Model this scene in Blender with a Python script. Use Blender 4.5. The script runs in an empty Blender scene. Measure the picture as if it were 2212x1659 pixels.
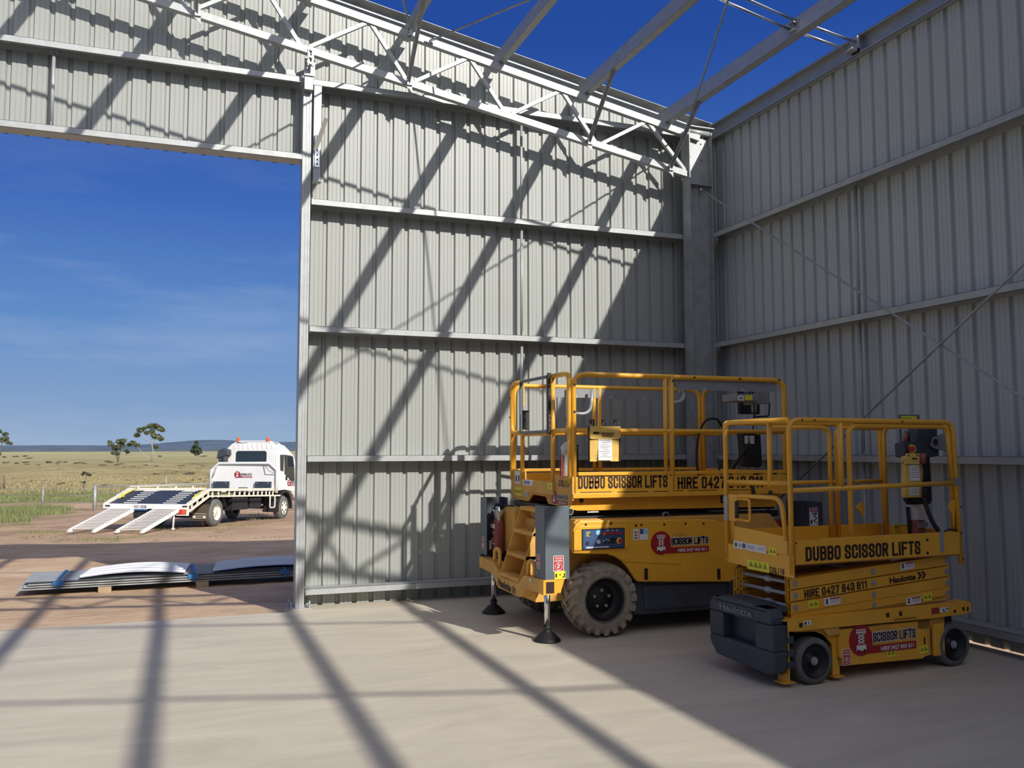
import bpy, math, random
from mathutils import Vector, Matrix, noise
random.seed(7)
S = bpy.context.scene
COL = S.collection
V = Vector
R = math.radians
# ---------------------------------------------------------------- camera, sky, sun, exposure
cam_d = bpy.data.cameras.new('camera'); cam = bpy.data.objects.new('camera', cam_d); COL.objects.link(cam)
yaw, pitch, roll = 0.3570, 0.0737, -0.0013
fw = V((math.sin(yaw)*math.cos(pitch), math.cos(yaw)*math.cos(pitch), math.sin(pitch)))
rt = V((math.cos(yaw), -math.sin(yaw), 0)); up = rt.cross(fw)
r2 = rt*math.cos(roll)+up*math.sin(roll); u2 = -rt*math.sin(roll)+up*math.cos(roll)
m4 = Matrix((r2, u2, -fw)).transposed().to_4x4(); m4.translation = V((-6.1429, -9.4616, 1.65))
cam.matrix_world = m4
cam_d.sensor_width = 36; cam_d.lens = 1907.07*36/2212; cam_d.clip_end = 9000; cam_d.clip_start = .05
S.camera = cam
S.view_settings.view_transform = 'Standard'; S.view_settings.look = 'None'
S.view_settings.gamma = 1; S.view_settings.use_curve_mapping = False
S.view_settings.exposure = 0.0
SUN = V((0.569, -1.6, 1)).normalized()
sun_d = bpy.data.lights.new('sun', 'SUN'); sun = bpy.data.objects.new('sun', sun_d); COL.objects.link(sun)
sun.rotation_euler = SUN.to_track_quat('Z', 'Y').to_euler(); sun.location = (20, -50, 40)
sun_d.energy = 4.6; sun_d.angle = R(.53); sun_d.color = (1, .955, .89)
W = bpy.data.worlds.new('world'); S.world = W; W.use_nodes = True
nt = W.node_tree; nt.nodes.clear()
def nd(t, typ, **k):
    n = t.nodes.new(typ)
    for a, b in k.items():
        if a == 'i':
            for s, v in b.items(): n.inputs[s].default_value = v
        else: setattr(n, a, b)
    return n
out = nd(nt, 'ShaderNodeOutputWorld'); bg = nd(nt, 'ShaderNodeBackground'); nt.links.new(bg.outputs[0], out.inputs[0])
bg.inputs[1].default_value = 1.0
tc = nd(nt, 'ShaderNodeTexCoord'); sep = nd(nt, 'ShaderNodeSeparateXYZ'); nt.links.new(tc.outputs['Generated'], sep.inputs[0])
sky = nd(nt, 'ShaderNodeValToRGB'); nt.links.new(sep.outputs[2], sky.inputs[0])
e = sky.color_ramp.elements
for i, (p_, c_) in enumerate(((0, (.31, .43, .61)), (.036, (.245, .375, .59)), (.14, (.115, .26, .57)), (.26, (.05, .145, .48)), (.43, (.019, .072, .34)), (1, (.014, .046, .21)))):
    k = e[i] if i < 2 else e.new(p_)
    k.position = p_; k.color = (*c_, 1)
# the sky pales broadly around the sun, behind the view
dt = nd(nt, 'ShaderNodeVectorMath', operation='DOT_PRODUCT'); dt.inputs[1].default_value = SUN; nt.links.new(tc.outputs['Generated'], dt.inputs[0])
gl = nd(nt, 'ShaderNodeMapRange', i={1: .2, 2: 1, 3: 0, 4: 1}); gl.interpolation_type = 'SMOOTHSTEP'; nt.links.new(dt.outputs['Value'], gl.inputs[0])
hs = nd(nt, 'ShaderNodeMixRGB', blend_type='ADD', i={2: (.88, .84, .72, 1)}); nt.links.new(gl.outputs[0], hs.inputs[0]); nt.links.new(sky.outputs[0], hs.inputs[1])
# thin wisps of cirrus low in the sky
mp = nd(nt, 'ShaderNodeMapping'); mp.inputs['Scale'].default_value = (1.6, 1.6, 9); mp.inputs['Rotation'].default_value = (0, .12, .3)
nt.links.new(tc.outputs['Generated'], mp.inputs[0])
nz = nd(nt, 'ShaderNodeTexNoise', i={'Scale': 2.1, 'Detail': 6, 'Roughness': .55}); nt.links.new(mp.outputs[0], nz.inputs['Vector'])
cr = nd(nt, 'ShaderNodeMapRange', i={1: .50, 2: .82, 3: 0, 4: .34}); nt.links.new(nz.outputs[0], cr.inputs[0])
el = nd(nt, 'ShaderNodeMapRange', i={1: .34, 2: .18, 3: 0, 4: 1}); nt.links.new(sep.outputs[2], el.inputs[0])
mu = nd(nt, 'ShaderNodeMath', operation='MULTIPLY'); nt.links.new(cr.outputs[0], mu.inputs[0]); nt.links.new(el.outputs[0], mu.inputs[1])
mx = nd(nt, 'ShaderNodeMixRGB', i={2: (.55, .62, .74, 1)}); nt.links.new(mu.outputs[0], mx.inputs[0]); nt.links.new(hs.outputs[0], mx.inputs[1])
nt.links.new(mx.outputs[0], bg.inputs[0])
# ---------------------------------------------------------------- materials
def mat(name, c, rough=.5, metal=0, sc=6, amt=.12, bump=0, bsc=60, c2=None, spec=.5, coat=0, stretch=(1, 1, 1), thr=None):
    m = bpy.data.materials.new(name); m.use_nodes = True; t = m.node_tree; b = t.nodes['Principled BSDF']
    b.inputs['Roughness'].default_value = rough; b.inputs['Metallic'].default_value = metal
    b.inputs['Specular IOR Level'].default_value = spec; b.inputs['Coat Weight'].default_value = coat
    co = nd(t, 'ShaderNodeTexCoord'); mp = nd(t, 'ShaderNodeMapping'); mp.inputs['Scale'].default_value = stretch
    t.links.new(co.outputs['Object'], mp.inputs[0])
    n = nd(t, 'ShaderNodeTexNoise', i={'Scale': sc, 'Detail': 5, 'Roughness': .6}); t.links.new(mp.outputs[0], n.inputs['Vector'])
    r = nd(t, 'ShaderNodeValToRGB'); e = r.color_ramp.elements
    lo, hi = thr or (.3, .7)
    e[0].position, e[1].position = lo, hi
    e[0].color = (*(c2 or [x*(1-amt) for x in c]), 1); e[1].color = (*[min(1, x*(1+(0 if c2 else amt))) for x in c], 1)
    t.links.new(n.outputs[0], r.inputs[0]); t.links.new(r.outputs[0], b.inputs['Base Color'])
    if bump:
        n2 = nd(t, 'ShaderNodeTexNoise', i={'Scale': bsc, 'Detail': 4}); t.links.new(mp.outputs[0], n2.inputs['Vector'])
        bp = nd(t, 'ShaderNodeBump', i={'Strength': min(1, bump), 'Distance': .01}); t.links.new(n2.outputs[0], bp.inputs['Height']); t.links.new(bp.outputs[0], b.inputs['Normal'])
    return m
def emis(name, c): return mat(name, c)
YEL = mat('yellow_paint', (.80, .40, .035), .38, sc=3, amt=.08, coat=.15)
YEL2 = mat('yellow_paint_dusty', (.66, .36, .075), .6, sc=5, amt=.14, bump=.05)
GRY = mat('slate_grey_paint', (.115, .14, .155), .42, sc=4, amt=.15)
DGR = mat('dark_grey_plastic', (.045, .055, .07), .6, sc=5, amt=.2, bump=.05)
BLK = mat('black_rubber', (.012, .012, .013), .55, amt=.2)
INK = mat('black_ink', (.03, .012, .01), .5, amt=.05)
CHR = mat('chrome', (.75, .76, .77), .18, 1, amt=.05)
ALU = mat('pale_metal', (.38, .39, .395), .45, .3, amt=.1)
LGR = mat('light_grey_plastic', (.24, .25, .26), .5, amt=.1)
WHT = mat('white_print', (.75, .75, .73), .5, amt=.04)
RED = mat('red_print', (.48, .02, .03), .45, amt=.05)
MAR = mat('maroon_print', (.34, .015, .02), .45, amt=.05)
PINK = mat('red_bottle', (.27, .07, .06), .4, sc=14, amt=.3)
LIM = mat('yellow_label', (.80, .72, .04), .5, sc=20, amt=.1)
BLU = mat('panel_blue', (.05, .09, .20), .4, amt=.1)
CYA = mat('cyan_print', (.25, .55, .75), .5, amt=.1)
BAG = mat('yellow_bag_cloth', (.72, .47, .11), .75, sc=12, amt=.1, bump=.3, bsc=25)
TYR = mat('dusty_tyre', (.30, .26, .20), .85, sc=9, amt=.25, bump=.2, bsc=40)
TYG = mat('grey_tyre', (.13, .13, .12), .75, sc=9, amt=.2, bump=.1)
PLA = mat('clear_plastic_wrap', (.62, .62, .55), .3, sc=20, amt=.15, bump=.4, bsc=30)
GALV = mat('galvanised_steel', (.39, .405, .40), .45, .2, sc=10, amt=.10, bump=.03, bsc=20)
GALD = mat('dull_galvanised', (.36, .37, .365), .5, .3, sc=7, amt=.18)
CLAD = mat('light_grey_colour_steel', (.33, .342, .315), .42, 0, sc=1.2, amt=.035, stretch=(1, 1, .15))
CLAD_LIFT = mat('cladding_shade_lift', (.46, .48, .455), .38, 0, sc=1.2, amt=.05, stretch=(1, 1, .15))  # same sheeting as CLAD, colour lightened to brighten the shaded wall
CONC = mat('concrete', (.52, .465, .385), .75, sc=.9, amt=.10, bump=.12, bsc=90)
TIM = mat('rough_timber', (.45, .33, .2), .8, sc=12, amt=.2, stretch=(1, 8, 8))
STR = mat('blue_strap', (.03, .16, .42), .5)
TWH = mat('truck_white', (.80, .80, .76), .35, sc=3, amt=.04, coat=.3)
TCR = mat('cream_paint', (.76, .71, .58), .5, sc=6, amt=.08)
TDK = mat('dark_deck', (.035, .045, .065), .6, sc=8, amt=.25)
TGL = mat('dark_glass', (.02, .028, .035), .08, 0, amt=.1, coat=.5)
TBK = mat('chassis_black', (.02, .02, .022), .6, amt=.3)
TUN = mat('mudguard_brown', (.10, .08, .06), .8, amt=.2)
LAMP = mat('red_lamp', (.42, .03, .02), .25, amt=.2)
AMB = mat('orange_lamp', (.60, .10, .02), .25, amt=.1)
BARK = mat('pale_bark', (.36, .32, .27), .9, sc=3, amt=.3)
BARKD = mat('dark_wood_post', (.14, .11, .08), .9, sc=5, amt=.3)
LEAF = mat('gum_leaves', (.115, .135, .07), .7, sc=.4, amt=.35)
LEAFD = mat('dark_leaves', (.055, .085, .045), .7, sc=.4, amt=.35)
SHRB = mat('dry_shrub', (.115, .10, .065), .85, sc=.5, amt=.35)
GRS = mat('green_grass_blades', (.185, .205, .075), .8, sc=.6, amt=.35)
GRD = mat('dry_grass_blades', (.33, .275, .13), .85, sc=.5, amt=.25)
HIL = mat('hazed_wooded_hills', (.085, .125, .175), 1, sc=.01, amt=.25)  # distance haze painted into the bluish colour
HIL2 = mat('pale_paddock_far', (.34, .36, .25), 1, sc=.02, amt=.2)

def ground_mat():
    m = bpy.data.materials.new('dirt_and_paddock'); m.use_nodes = True; t = m.node_tree; b = t.nodes['Principled BSDF']
    b.inputs['Roughness'].default_value = .95; b.inputs['Specular IOR Level'].default_value = .1
    co = nd(t, 'ShaderNodeTexCoord'); sp = nd(t, 'ShaderNodeSeparateXYZ'); t.links.new(co.outputs['Object'], sp.inputs[0])
    def nzs(scale, st=(1, 1, 1), det=6, ro=.6):
        mp = nd(t, 'ShaderNodeMapping'); mp.inputs['Scale'].default_value = st; t.links.new(co.outputs['Object'], mp.inputs[0])
        n = nd(t, 'ShaderNodeTexNoise', i={'Scale': scale, 'Detail': det, 'Roughness': ro}); t.links.new(mp.outputs[0], n.inputs['Vector']); return n.outputs[0]
    def ramp(src, stops):
        r = nd(t, 'ShaderNodeValToRGB'); t.links.new(src, r.inputs[0]); e = r.color_ramp.elements
        while len(e) < len(stops): e.new(.5)
        for k, (p, c) in zip(e, stops): k.position = p; k.color = (*c, 1)
        return r.outputs[0]
    def mth(op, a, b_=None):
        n = nd(t, 'ShaderNodeMath', operation=op)
        for i, v in enumerate((a, b_)):
            if v is None: continue
            if isinstance(v, (int, float)): n.inputs[i].default_value = v
            else: t.links.new(v, n.inputs[i])
        return n.outputs[0]
    def mr(src, a, b_):
        n = nd(t, 'ShaderNodeMapRange', i={1: a, 2: b_, 3: 0, 4: 1}); t.links.new(src, n.inputs[0]); return n.outputs[0]
    def mix(f, a, b_):
        n = nd(t, 'ShaderNodeMixRGB'); t.links.new(f, n.inputs[0]); t.links.new(a, n.inputs[1]); t.links.new(b_, n.inputs[2]); return n.outputs[0]
    dirt = ramp(nzs(.8, (1, 1.6, 1)), [(.3, (.48, .325, .20)), (.5, (.64, .455, .29)), (.72, (.71, .53, .35))])
    dirt2 = ramp(nzs(.35), [(.35, (.40, .26, .185)), (.6, (.60, .42, .265))])
    dirt = mix(mr(sp.outputs[1], 9, 15), dirt, dirt2)
    fine = nd(t, 'ShaderNodeMixRGB', blend_type='MULTIPLY', i={0: 1.0}); t.links.new(dirt, fine.inputs[1]); t.links.new(ramp(nzs(4, (.6, 2.2, 1), 8, .75), [(.3, (.72, .68, .66)), (.55, (1, 1, 1))]), fine.inputs[2]); dirt = fine.outputs[0]
    tuft = mth('MULTIPLY', mr(nzs(1.3, (1, .6, 1)), .58, .66), mr(sp.outputs[1], 8, 14))
    green = ramp(nzs(.5, (1, .5, 1)), [(.3, (.16, .165, .06)), (.55, (.24, .235, .10)), (.75, (.34, .31, .15))])
    dirt = mix(tuft, dirt, green)
    dry = ramp(nzs(.09, (1, .35, 1), 8, .7), [(.3, (.155, .145, .07)), (.43, (.32, .265, .125)), (.58, (.45, .365, .18)), (.72, (.27, .265, .11))])
    far = ramp(nzs(.012, (1, .3, 1)), [(.35, (.38, .34, .16)), (.6, (.46, .43, .23))])
    dry = mix(mr(sp.outputs[1], 150, 420), dry, far)
    wob = mth('MULTIPLY', mth('SUBTRACT', nzs(.12), .5), 14)
    y = mth('ADD', sp.outputs[1], wob)
    xw = mth('ADD', sp.outputs[0], mth('MULTIPLY', wob, .6))
    # patch of green grass left of the track, then the track, a green verge and the paddock
    patch = mth('MULTIPLY', mr(y, 21, 24), mth('MULTIPLY', mr(xw, -9.5, -12), mth('SUBTRACT', 1, mr(y, 34, 37))))
    c = mix(patch, dirt, green)
    y2 = mth('ADD', sp.outputs[1], mth('MULTIPLY', wob, .25))
    c = mix(mr(y2, 41.5, 43.5), c, green)
    c = mix(mr(y2, 52, 64), c, dry)
    t.links.new(c, b.inputs['Base Color'])
    bp = nd(t, 'ShaderNodeBump', i={'Strength': .55, 'Distance': .05}); t.links.new(nzs(5, (1, 1.8, 1), 8, .7), bp.inputs['Height']); t.links.new(bp.outputs[0], b.inputs['Normal'])
    return m
GROUND = ground_mat()
def conc_mat():
    t = CONC.node_tree; b = t.nodes['Principled BSDF']; co = nd(t, 'ShaderNodeTexCoord')
    mp = nd(t, 'ShaderNodeMapping'); mp.inputs['Scale'].default_value = (.5, 1.8, 1); mp.inputs['Rotation'].default_value = (0, 0, .5); t.links.new(co.outputs['Object'], mp.inputs[0])
    n = nd(t, 'ShaderNodeTexNoise', i={'Scale': 1.6, 'Detail': 9, 'Roughness': .68, 'Distortion': .8}); t.links.new(mp.outputs[0], n.inputs['Vector'])
    r = nd(t, 'ShaderNodeValToRGB'); e = r.color_ramp.elements; e[0].position, e[1].position = .33, .68
    e[0].color = (.49, .44, .345, 1); e[1].color = (.625, .56, .435, 1)
    t.links.new(n.outputs[0], r.inputs[0]); t.links.new(r.outputs[0], b.inputs['Base Color'])
conc_mat()
# ---------------------------------------------------------------- mesh helpers
class M:
    def __init__(s): s.v = []; s.f = []; s.sm = []; s.mi = []; s.m = 0
    def add(s, vs, fs, sm=False):
        k = len(s.v); s.v += [tuple(v) for v in vs]
        for f in fs: s.f.append(tuple(k+i for i in f)); s.sm.append(sm); s.mi.append(s.m)
        return s
    def box(s, x0, y0, z0, x1, y1, z1):
        x0, x1 = sorted((x0, x1)); y0, y1 = sorted((y0, y1)); z0, z1 = sorted((z0, z1))
        return s.add([(x0,y0,z0),(x1,y0,z0),(x1,y1,z0),(x0,y1,z0),(x0,y0,z1),(x1,y0,z1),(x1,y1,z1),(x0,y1,z1)],
                     [(0,3,2,1),(4,5,6,7),(0,1,5,4),(1,2,6,5),(2,3,7,6),(3,0,4,7)])
    def bar(s, p, q, w, h, upv=(0, 0, 1)):
        p, q = V(p), V(q); d = (q-p).normalized(); u = V(upv)
        if abs(d.dot(u)) > .98: u = V((0, 1, 0))
        a = d.cross(u).normalized()*w/2; b = a.cross(d).normalized()*h/2
        return s.add([p-a-b, p+a-b, p+a+b, p-a+b, q-a-b, q+a-b, q+a+b, q-a+b], [(0,1,2,3),(7,6,5,4),(0,4,5,1),(1,5,6,2),(2,6,7,3),(3,7,4,0)])
    def tube(s, pts, r, n=8, close=False, sm=True, rot=0, sx=1):
        pts = [V(p) for p in pts]; N = len(pts); rings = []; a = None
        for i, p in enumerate(pts):
            if close: d = (pts[(i+1) % N]-pts[i-1]).normalized()
            else: d = ((pts[min(i+1, N-1)])-(pts[max(i-1, 0)])).normalized()
            if a is None:
                a = d.cross(V((0, 0, 1)))
                if a.length < .1: a = d.cross(V((0, 1, 0)))
            a = (a-d*a.dot(d)).normalized(); b = d.cross(a)
            sc = 1
            if 0 < i < N-1 or close:
                d0 = (pts[i]-pts[i-1]).normalized(); c = max(.5, d0.dot(d)); sc = 1/c
            rr = r[i] if isinstance(r, (list, tuple)) else r
            rings.append([p+(a*math.cos(2*math.pi*j/n+rot)*sx+b*math.sin(2*math.pi*j/n+rot))*rr*min(sc, 1.3) for j in range(n)])
        fs = []; L = N if close else N-1
        for i in range(L):
            i2 = (i+1) % N
            for j in range(n): fs.append((i*n+j, i*n+(j+1) % n, i2*n+(j+1) % n, i2*n+j))
        s.add([v for g in rings for v in g], fs, sm)
        if not close:
            k = len(s.v)-N*n
            s.f.append(tuple(k+j for j in reversed(range(n)))); s.sm.append(False); s.mi.append(s.m)
            s.f.append(tuple(k+(N-1)*n+j for j in range(n))); s.sm.append(False); s.mi.append(s.m)
        return s
    def sq(s, pts, w, close=False): return s.tube(pts, w*.7071, 4, close, False, math.pi/4)
    def cyl(s, p, q, r, n=16, r2=None): return s.tube([p, q], [r, r if r2 is None else r2], n)
    def prism(s, poly, a, b, ax):
        f = {'x': lambda u, v, w: (w, u, v), 'y': lambda u, v, w: (u, w, v), 'z': lambda u, v, w: (u, v, w)}[ax]
        n = len(poly); vs = [f(u, v, a) for u, v in poly]+[f(u, v, b) for u, v in poly]
        return s.add(vs, [tuple(range(n)), tuple(range(2*n-1, n-1, -1))]+[(i, n+i, n+(i+1) % n, (i+1) % n) for i in range(n)])
    def lathe(s, prof, o, axis='z', n=24, sm=True):
        o = V(o); vs = []
        for r, h in prof:
            for j in range(n):
                c, q = math.cos(2*math.pi*j/n)*r, math.sin(2*math.pi*j/n)*r
                vs.append(o+V({'z': (c, q, h), 'y': (c, h, q), 'x': (h, c, q)}[axis]))
        k = len(prof); fs = [(i*n+j, i*n+(j+1) % n, (i+1)*n+(j+1) % n, (i+1)*n+j) for i in range(k-1) for j in range(n)]
        s.add(vs, fs, sm)
        return s
    def disc(s, c, nrm, r, t=.004, n=20): return s.cyl(V(c), V(c)+V(nrm).normalized()*t, r, n)
    def flat(s, o, x, u, w, h, t=.002):
        o, x, u = V(o), V(x).normalized(), V(u).normalized(); nn = x.cross(u)
        a, b = x*w/2, u*h/2; c = nn*t
        return s.add([o-a-b, o+a-b, o+a+b, o-a+b, o-a-b+c, o+a-b+c, o+a+b+c, o-a+b+c], [(0,3,2,1),(4,5,6,7),(0,1,5,4),(1,2,6,5),(2,3,7,6),(3,0,4,7)])
    def text(s, st, o, x, u, w, h, t=.001):
        vs, fs = text_geo(st); o, x, u = V(o), V(x).normalized(), V(u).normalized(); nn = x.cross(u)
        return s.add([o+x*(a*w)+u*(b*h)+nn*t for a, b in vs], fs)
    def block(s, st, o, x, u, w, h, t=.001, k=.178):
        """condensed square sign lettering, drawn as mitred strokes"""
        o, x, u = V(o), V(x).normalized(), V(u).normalized(); nn = x.cross(u); GW, SP = .33, .255
        tot = sum({'I': SP, ' ': .26, '1': .17+SP}.get(c, GW+SP) for c in st)-SP+.155; sx = w/tot; a = .0775
        for c in st:
            if c == ' ': a += .26; continue
            gw = {'I': 0, '1': .17}.get(c, GW)
            for pl in GLYPH[c]:
                P = [(a+q[0]*gw, .0775+q[1]*.845) for q in pl]; cl = pl[0] == pl[-1] and len(pl) > 2
                if cl: P = P[:-1]
                n = len(P); L = []; Rr = []
                for i in range(n):
                    p = V(P[i]); d0 = (p-V(P[i-1])).normalized() if (i or cl) else None; d1 = (V(P[(i+1) % n])-p).normalized() if (i < n-1 or cl) else None
                    if d0 is None: d0 = d1; p = p-d1*k/2
                    if d1 is None: d1 = d0; p = p+d0*k/2
                    nr = V((-(d0.y+d1.y), d0.x+d1.x)).normalized(); q = k/2/max(.5, nr.dot(V((-d0.y, d0.x)))); L.append(p+nr*q); Rr.append(p-nr*q)
                vs = [o+x*(v.x*sx)+u*(v.y*h)+nn*t for v in L+Rr]; m_ = n if cl else n-1
                s.add(vs, [(n+i, n+(i+1) % n, (i+1) % n, i) for i in range(m_)])
            a += gw+SP
        return s
    def build(s, name, mats, parent=None, bevel=0, **k):
        me = bpy.data.meshes.new(name); me.from_pydata(s.v, [], s.f)
        for m in (mats if isinstance(mats, (list, tuple)) else [mats]): me.materials.append(m)
        me.polygons.foreach_set('use_smooth', s.sm); me.polygons.foreach_set('material_index', s.mi)
        me.validate(); me.update()
        return link(name, me, parent, bevel, **k)
def link(name, me, parent=None, bevel=0, label=None):
    o = bpy.data.objects.new(name, me); COL.objects.link(o)
    if parent: o.parent = parent
    if bevel:
        b = o.modifiers.new('bevel', 'BEVEL'); b.width = bevel; b.segments = 2; b.limit_method = 'ANGLE'; b.angle_limit = R(40)
    if label: o['label'] = label
    return o
_tg = {}
GLYPH = {'D': [[(0, 0), (0, 1), (.7, 1), (1, .88), (1, .12), (.7, 0), (0, 0)]], 'U': [[(0, 1), (0, .12), (.25, 0), (.75, 0), (1, .12), (1, 1)]],
 'B': [[(0, 0), (0, 1), (.75, 1), (1, .9), (1, .62), (.8, .52), (0, .52)], [(.8, .52), (1, .42), (1, .1), (.75, 0), (0, 0)]],
 'O': [[(.25, 0), (0, .1), (0, .9), (.25, 1), (.75, 1), (1, .9), (1, .1), (.75, 0), (.25, 0)]],
 'S': [[(1, .72), (1, .9), (.75, 1), (.25, 1), (0, .9), (0, .66), (.15, .57), (.85, .43), (1, .34), (1, .1), (.75, 0), (.25, 0), (0, .1), (0, .28)]],
 'C': [[(1, .7), (1, .9), (.75, 1), (.25, 1), (0, .9), (0, .1), (.25, 0), (.75, 0), (1, .1), (1, .3)]], 'I': [[(0, 0), (0, 1)]],
 'R': [[(0, 0), (0, 1), (.75, 1), (1, .9), (1, .6), (.75, .5), (0, .5)], [(.62, .5), (1, 0)]], 'L': [[(0, 1), (0, 0), (1, 0)]], 'F': [[(0, 0), (0, 1), (1, 1)], [(0, .52), (.8, .52)]],
 'T': [[(0, 1), (1, 1)], [(.5, 1), (.5, 0)]], 'H': [[(0, 0), (0, 1)], [(1, 0), (1, 1)], [(0, .5), (1, .5)]], 'E': [[(1, 1), (0, 1), (0, 0), (1, 0)], [(0, .52), (.8, .52)]],
 '4': [[(.75, 0), (.75, 1), (0, .3), (1, .3)]], '2': [[(0, .78), (0, .9), (.25, 1), (.75, 1), (1, .9), (1, .62), (0, .14), (0, 0), (1, 0)]], '7': [[(0, 1), (1, 1), (.4, 0)]],
 '8': [[(.25, 0), (0, .1), (0, .42), (.25, .52), (.75, .52), (1, .42), (1, .1), (.75, 0), (.25, 0)], [(.25, .52), (0, .62), (0, .9), (.25, 1), (.75, 1), (1, .9), (1, .62), (.75, .52), (.25, .52)]],
 '3': [[(0, .78), (0, .9), (.25, 1), (.75, 1), (1, .9), (1, .62), (.8, .52), (.45, .52)], [(.8, .52), (1, .42), (1, .1), (.75, 0), (.25, 0), (0, .1), (0, .24)]], '1': [[(0, .8), (1, 1), (1, 0)]]}
GLYPH['0'] = GLYPH['O']
def text_geo(st):
    if st in _tg: return _tg[st]
    c = bpy.data.curves.new('t', 'FONT'); c.body = st; c.size = 1; c.offset = .04 if st == 'Haulotte' else .022; c.resolution_u = 3; c.fill_mode = 'FRONT'
    o = bpy.data.objects.new('t', c); COL.objects.link(o); bpy.context.view_layer.update()
    me = bpy.data.meshes.new_from_object(o.evaluated_get(bpy.context.evaluated_depsgraph_get()))
    vs = [(v.co.x, v.co.y) for v in me.vertices]; fs = [tuple(p.vertices) for p in me.polygons]
    bpy.data.objects.remove(o); bpy.data.meshes.remove(me)
    x0 = min(v[0] for v in vs); x1 = max(v[0] for v in vs); y0 = min(v[1] for v in vs); y1 = max(v[1] for v in vs)
    _tg[st] = ([((a-x0)/(x1-x0), (b-y0)/(y1-y0)) for a, b in vs], fs); return _tg[st]
def tag(o, label, cat, group=None, kind=None):
    o['label'] = label; o['category'] = cat
    if group: o['group'] = group
    if kind: o['kind'] = kind
    return o
def thing(name, label, cat, loc=(0, 0, 0), rz=0, group=None):
    o = bpy.data.objects.new(name, None); COL.objects.link(o); o.location = loc; o.rotation_euler = (0, 0, rz); o.empty_display_size = .2
    return tag(o, label, cat, group)
def struct(o): o['kind'] = 'structure'; return o
def sroot(name):
    o = bpy.data.objects.new(name, None); COL.objects.link(o); o['kind'] = 'structure'; return o
def fillet(pts, r, n=5, close=False):
    pts = [V(p) for p in pts]; o = []; N = len(pts)
    for i, p in enumerate(pts):
        if not close and i in (0, N-1): o.append(p); continue
        a = (pts[i-1]-p); b = (pts[(i+1) % N]-p); k = min(r, a.length*.49, b.length*.49); A = p+a.normalized()*k; B = p+b.normalized()*k
        for j in range(n+1):
            t = j/n; o.append(A*(1-t)**2+p*2*t*(1-t)+B*t*t)
    return o
X, Y, Z = V((1, 0, 0)), V((0, 1, 0)), V((0, 0, 1))
NY = -Y   # writing on faces that look along -x runs along -y
# ---------------------------------------------------------------- floor and ground
m = M(); m.prism([(-18, -30), (.188, -30), (.188, .188), (-5.09, .188), (-5.09, -.11), (-18, -.11)], -.16, 0, 'z')
fl = m.build('floor', CONC); struct(fl)
GP = [(-200, -.05), (0, -.05), (3.5, -.14), (7.9, -.22), (14.2, -.42), (20.8, -.63), (40, -1.15), (4000, -1.15)]
def gz(y):
    for (a, b), (c, d) in zip(GP, GP[1:]):
        if y <= c: return b+(d-b)*(y-a)/(c-a)
    return -1.15
xs = [-4000, -1200, -400, -120, -60, -30, -20]+[-15+.25*i for i in range(72)]+[4, 8, 20, 60, 200, 800, 4000]
ys = [-200, -60, -20, -4, -.6, -.25]+[.05+.25*i for i in range(104)]+[28, 31, 35, 40, 50, 70, 120, 250, 600, 1500, 5000]
vs = []
for y in ys:
    for x in xs:
        k = 1 if -15 < x < 2.5 and .3 < y < 26 else 0
        z = gz(y)+k*(.022*noise.noise(V((x*.9, y*.9, 0)))+.009*noise.noise(V((x*3, y*3, 4))))
        if y > 70: z += .4*noise.noise(V((x*.01, y*.01, 9)))
        vs.append((x, y, z))
n = len(xs); m = M(); m.add(vs, [(j*n+i, j*n+i+1, (j+1)*n+i+1, (j+1)*n+i) for j in range(len(ys)-1) for i in range(n-1)], True)
struct(m.build('ground', GROUND))
# ---------------------------------------------------------------- cladding: each roll-formed sheet is one piece
PITCH = .183
def ribs(nr):
    o = []
    for k in range(nr):
        b = k*PITCH
        o += [(b, 0), (b+.034, 0), (b+.037, .003), (b+.042, .003), (b+.045, 0), (b+.080, 0), (b+.083, .003), (b+.088, .003), (b+.091, 0), (b+.127, 0), (b+.140, .029), (b+.168, .029)]
    o.append((nr*PITCH, 0)); return o
def sheet(u0, base, zb, zt, axis, nr=4, sign=-1):
    m = M(); pr = ribs(nr); vs = []
    for t, d in pr:
        u = u0+sign*t
        vs += [((u, base+d, zb) if axis == 'x' else (base+d, u, zb)), ((u, base+d, zt(u)) if axis == 'x' else (base+d, u, zt(u)))]
    m.add(vs, [(2*i, 2*i+1, 2*i+3, 2*i+2) if axis == 'x' else (2*i, 2*i+2, 2*i+3, 2*i+1) for i in range(len(pr)-1)]); return m
roof = lambda x: 5.543+.1935*abs(x)      # top of the truss top chord
wb = sroot('wall_back'); SW = 4*PITCH
for i in range(15):
    x = .186-i*SW
    m = sheet(x, .2, -.01 if i < 7 else 4.752, lambda u: roof(u)+.21, 'x')
    m.build('cladding_sheet', CLAD, wb)
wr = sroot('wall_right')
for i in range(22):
    m = sheet(.186-i*SW, .2, .012, lambda u: 5.785, 'y'); m.build('cladding_sheet', CLAD_LIFT, wr)
# unseen end wall and left wall, added to darken the shaded corner
we = sroot('shade_wall_front'); wl = sroot('shade_wall_left')
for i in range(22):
    m = sheet(.186-i*SW, -15.9, .0, lambda u: (roof(u) if u > -8 else roof(-16-u))+.21, 'x'); m.build('cladding_sheet', CLAD_LIFT, we)
    m = sheet(.186-i*SW, -15.9, .0, lambda u: 5.785, 'y'); m.build('cladding_sheet', CLAD_LIFT, wl)
m = M(); m.box(.19, .14, 2.9, .2, .215, 5.6); m.box(.14, .2, 2.9, .2, .21, 5.6); m.build('corner_flashing', CLAD_LIFT, wr)
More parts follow.
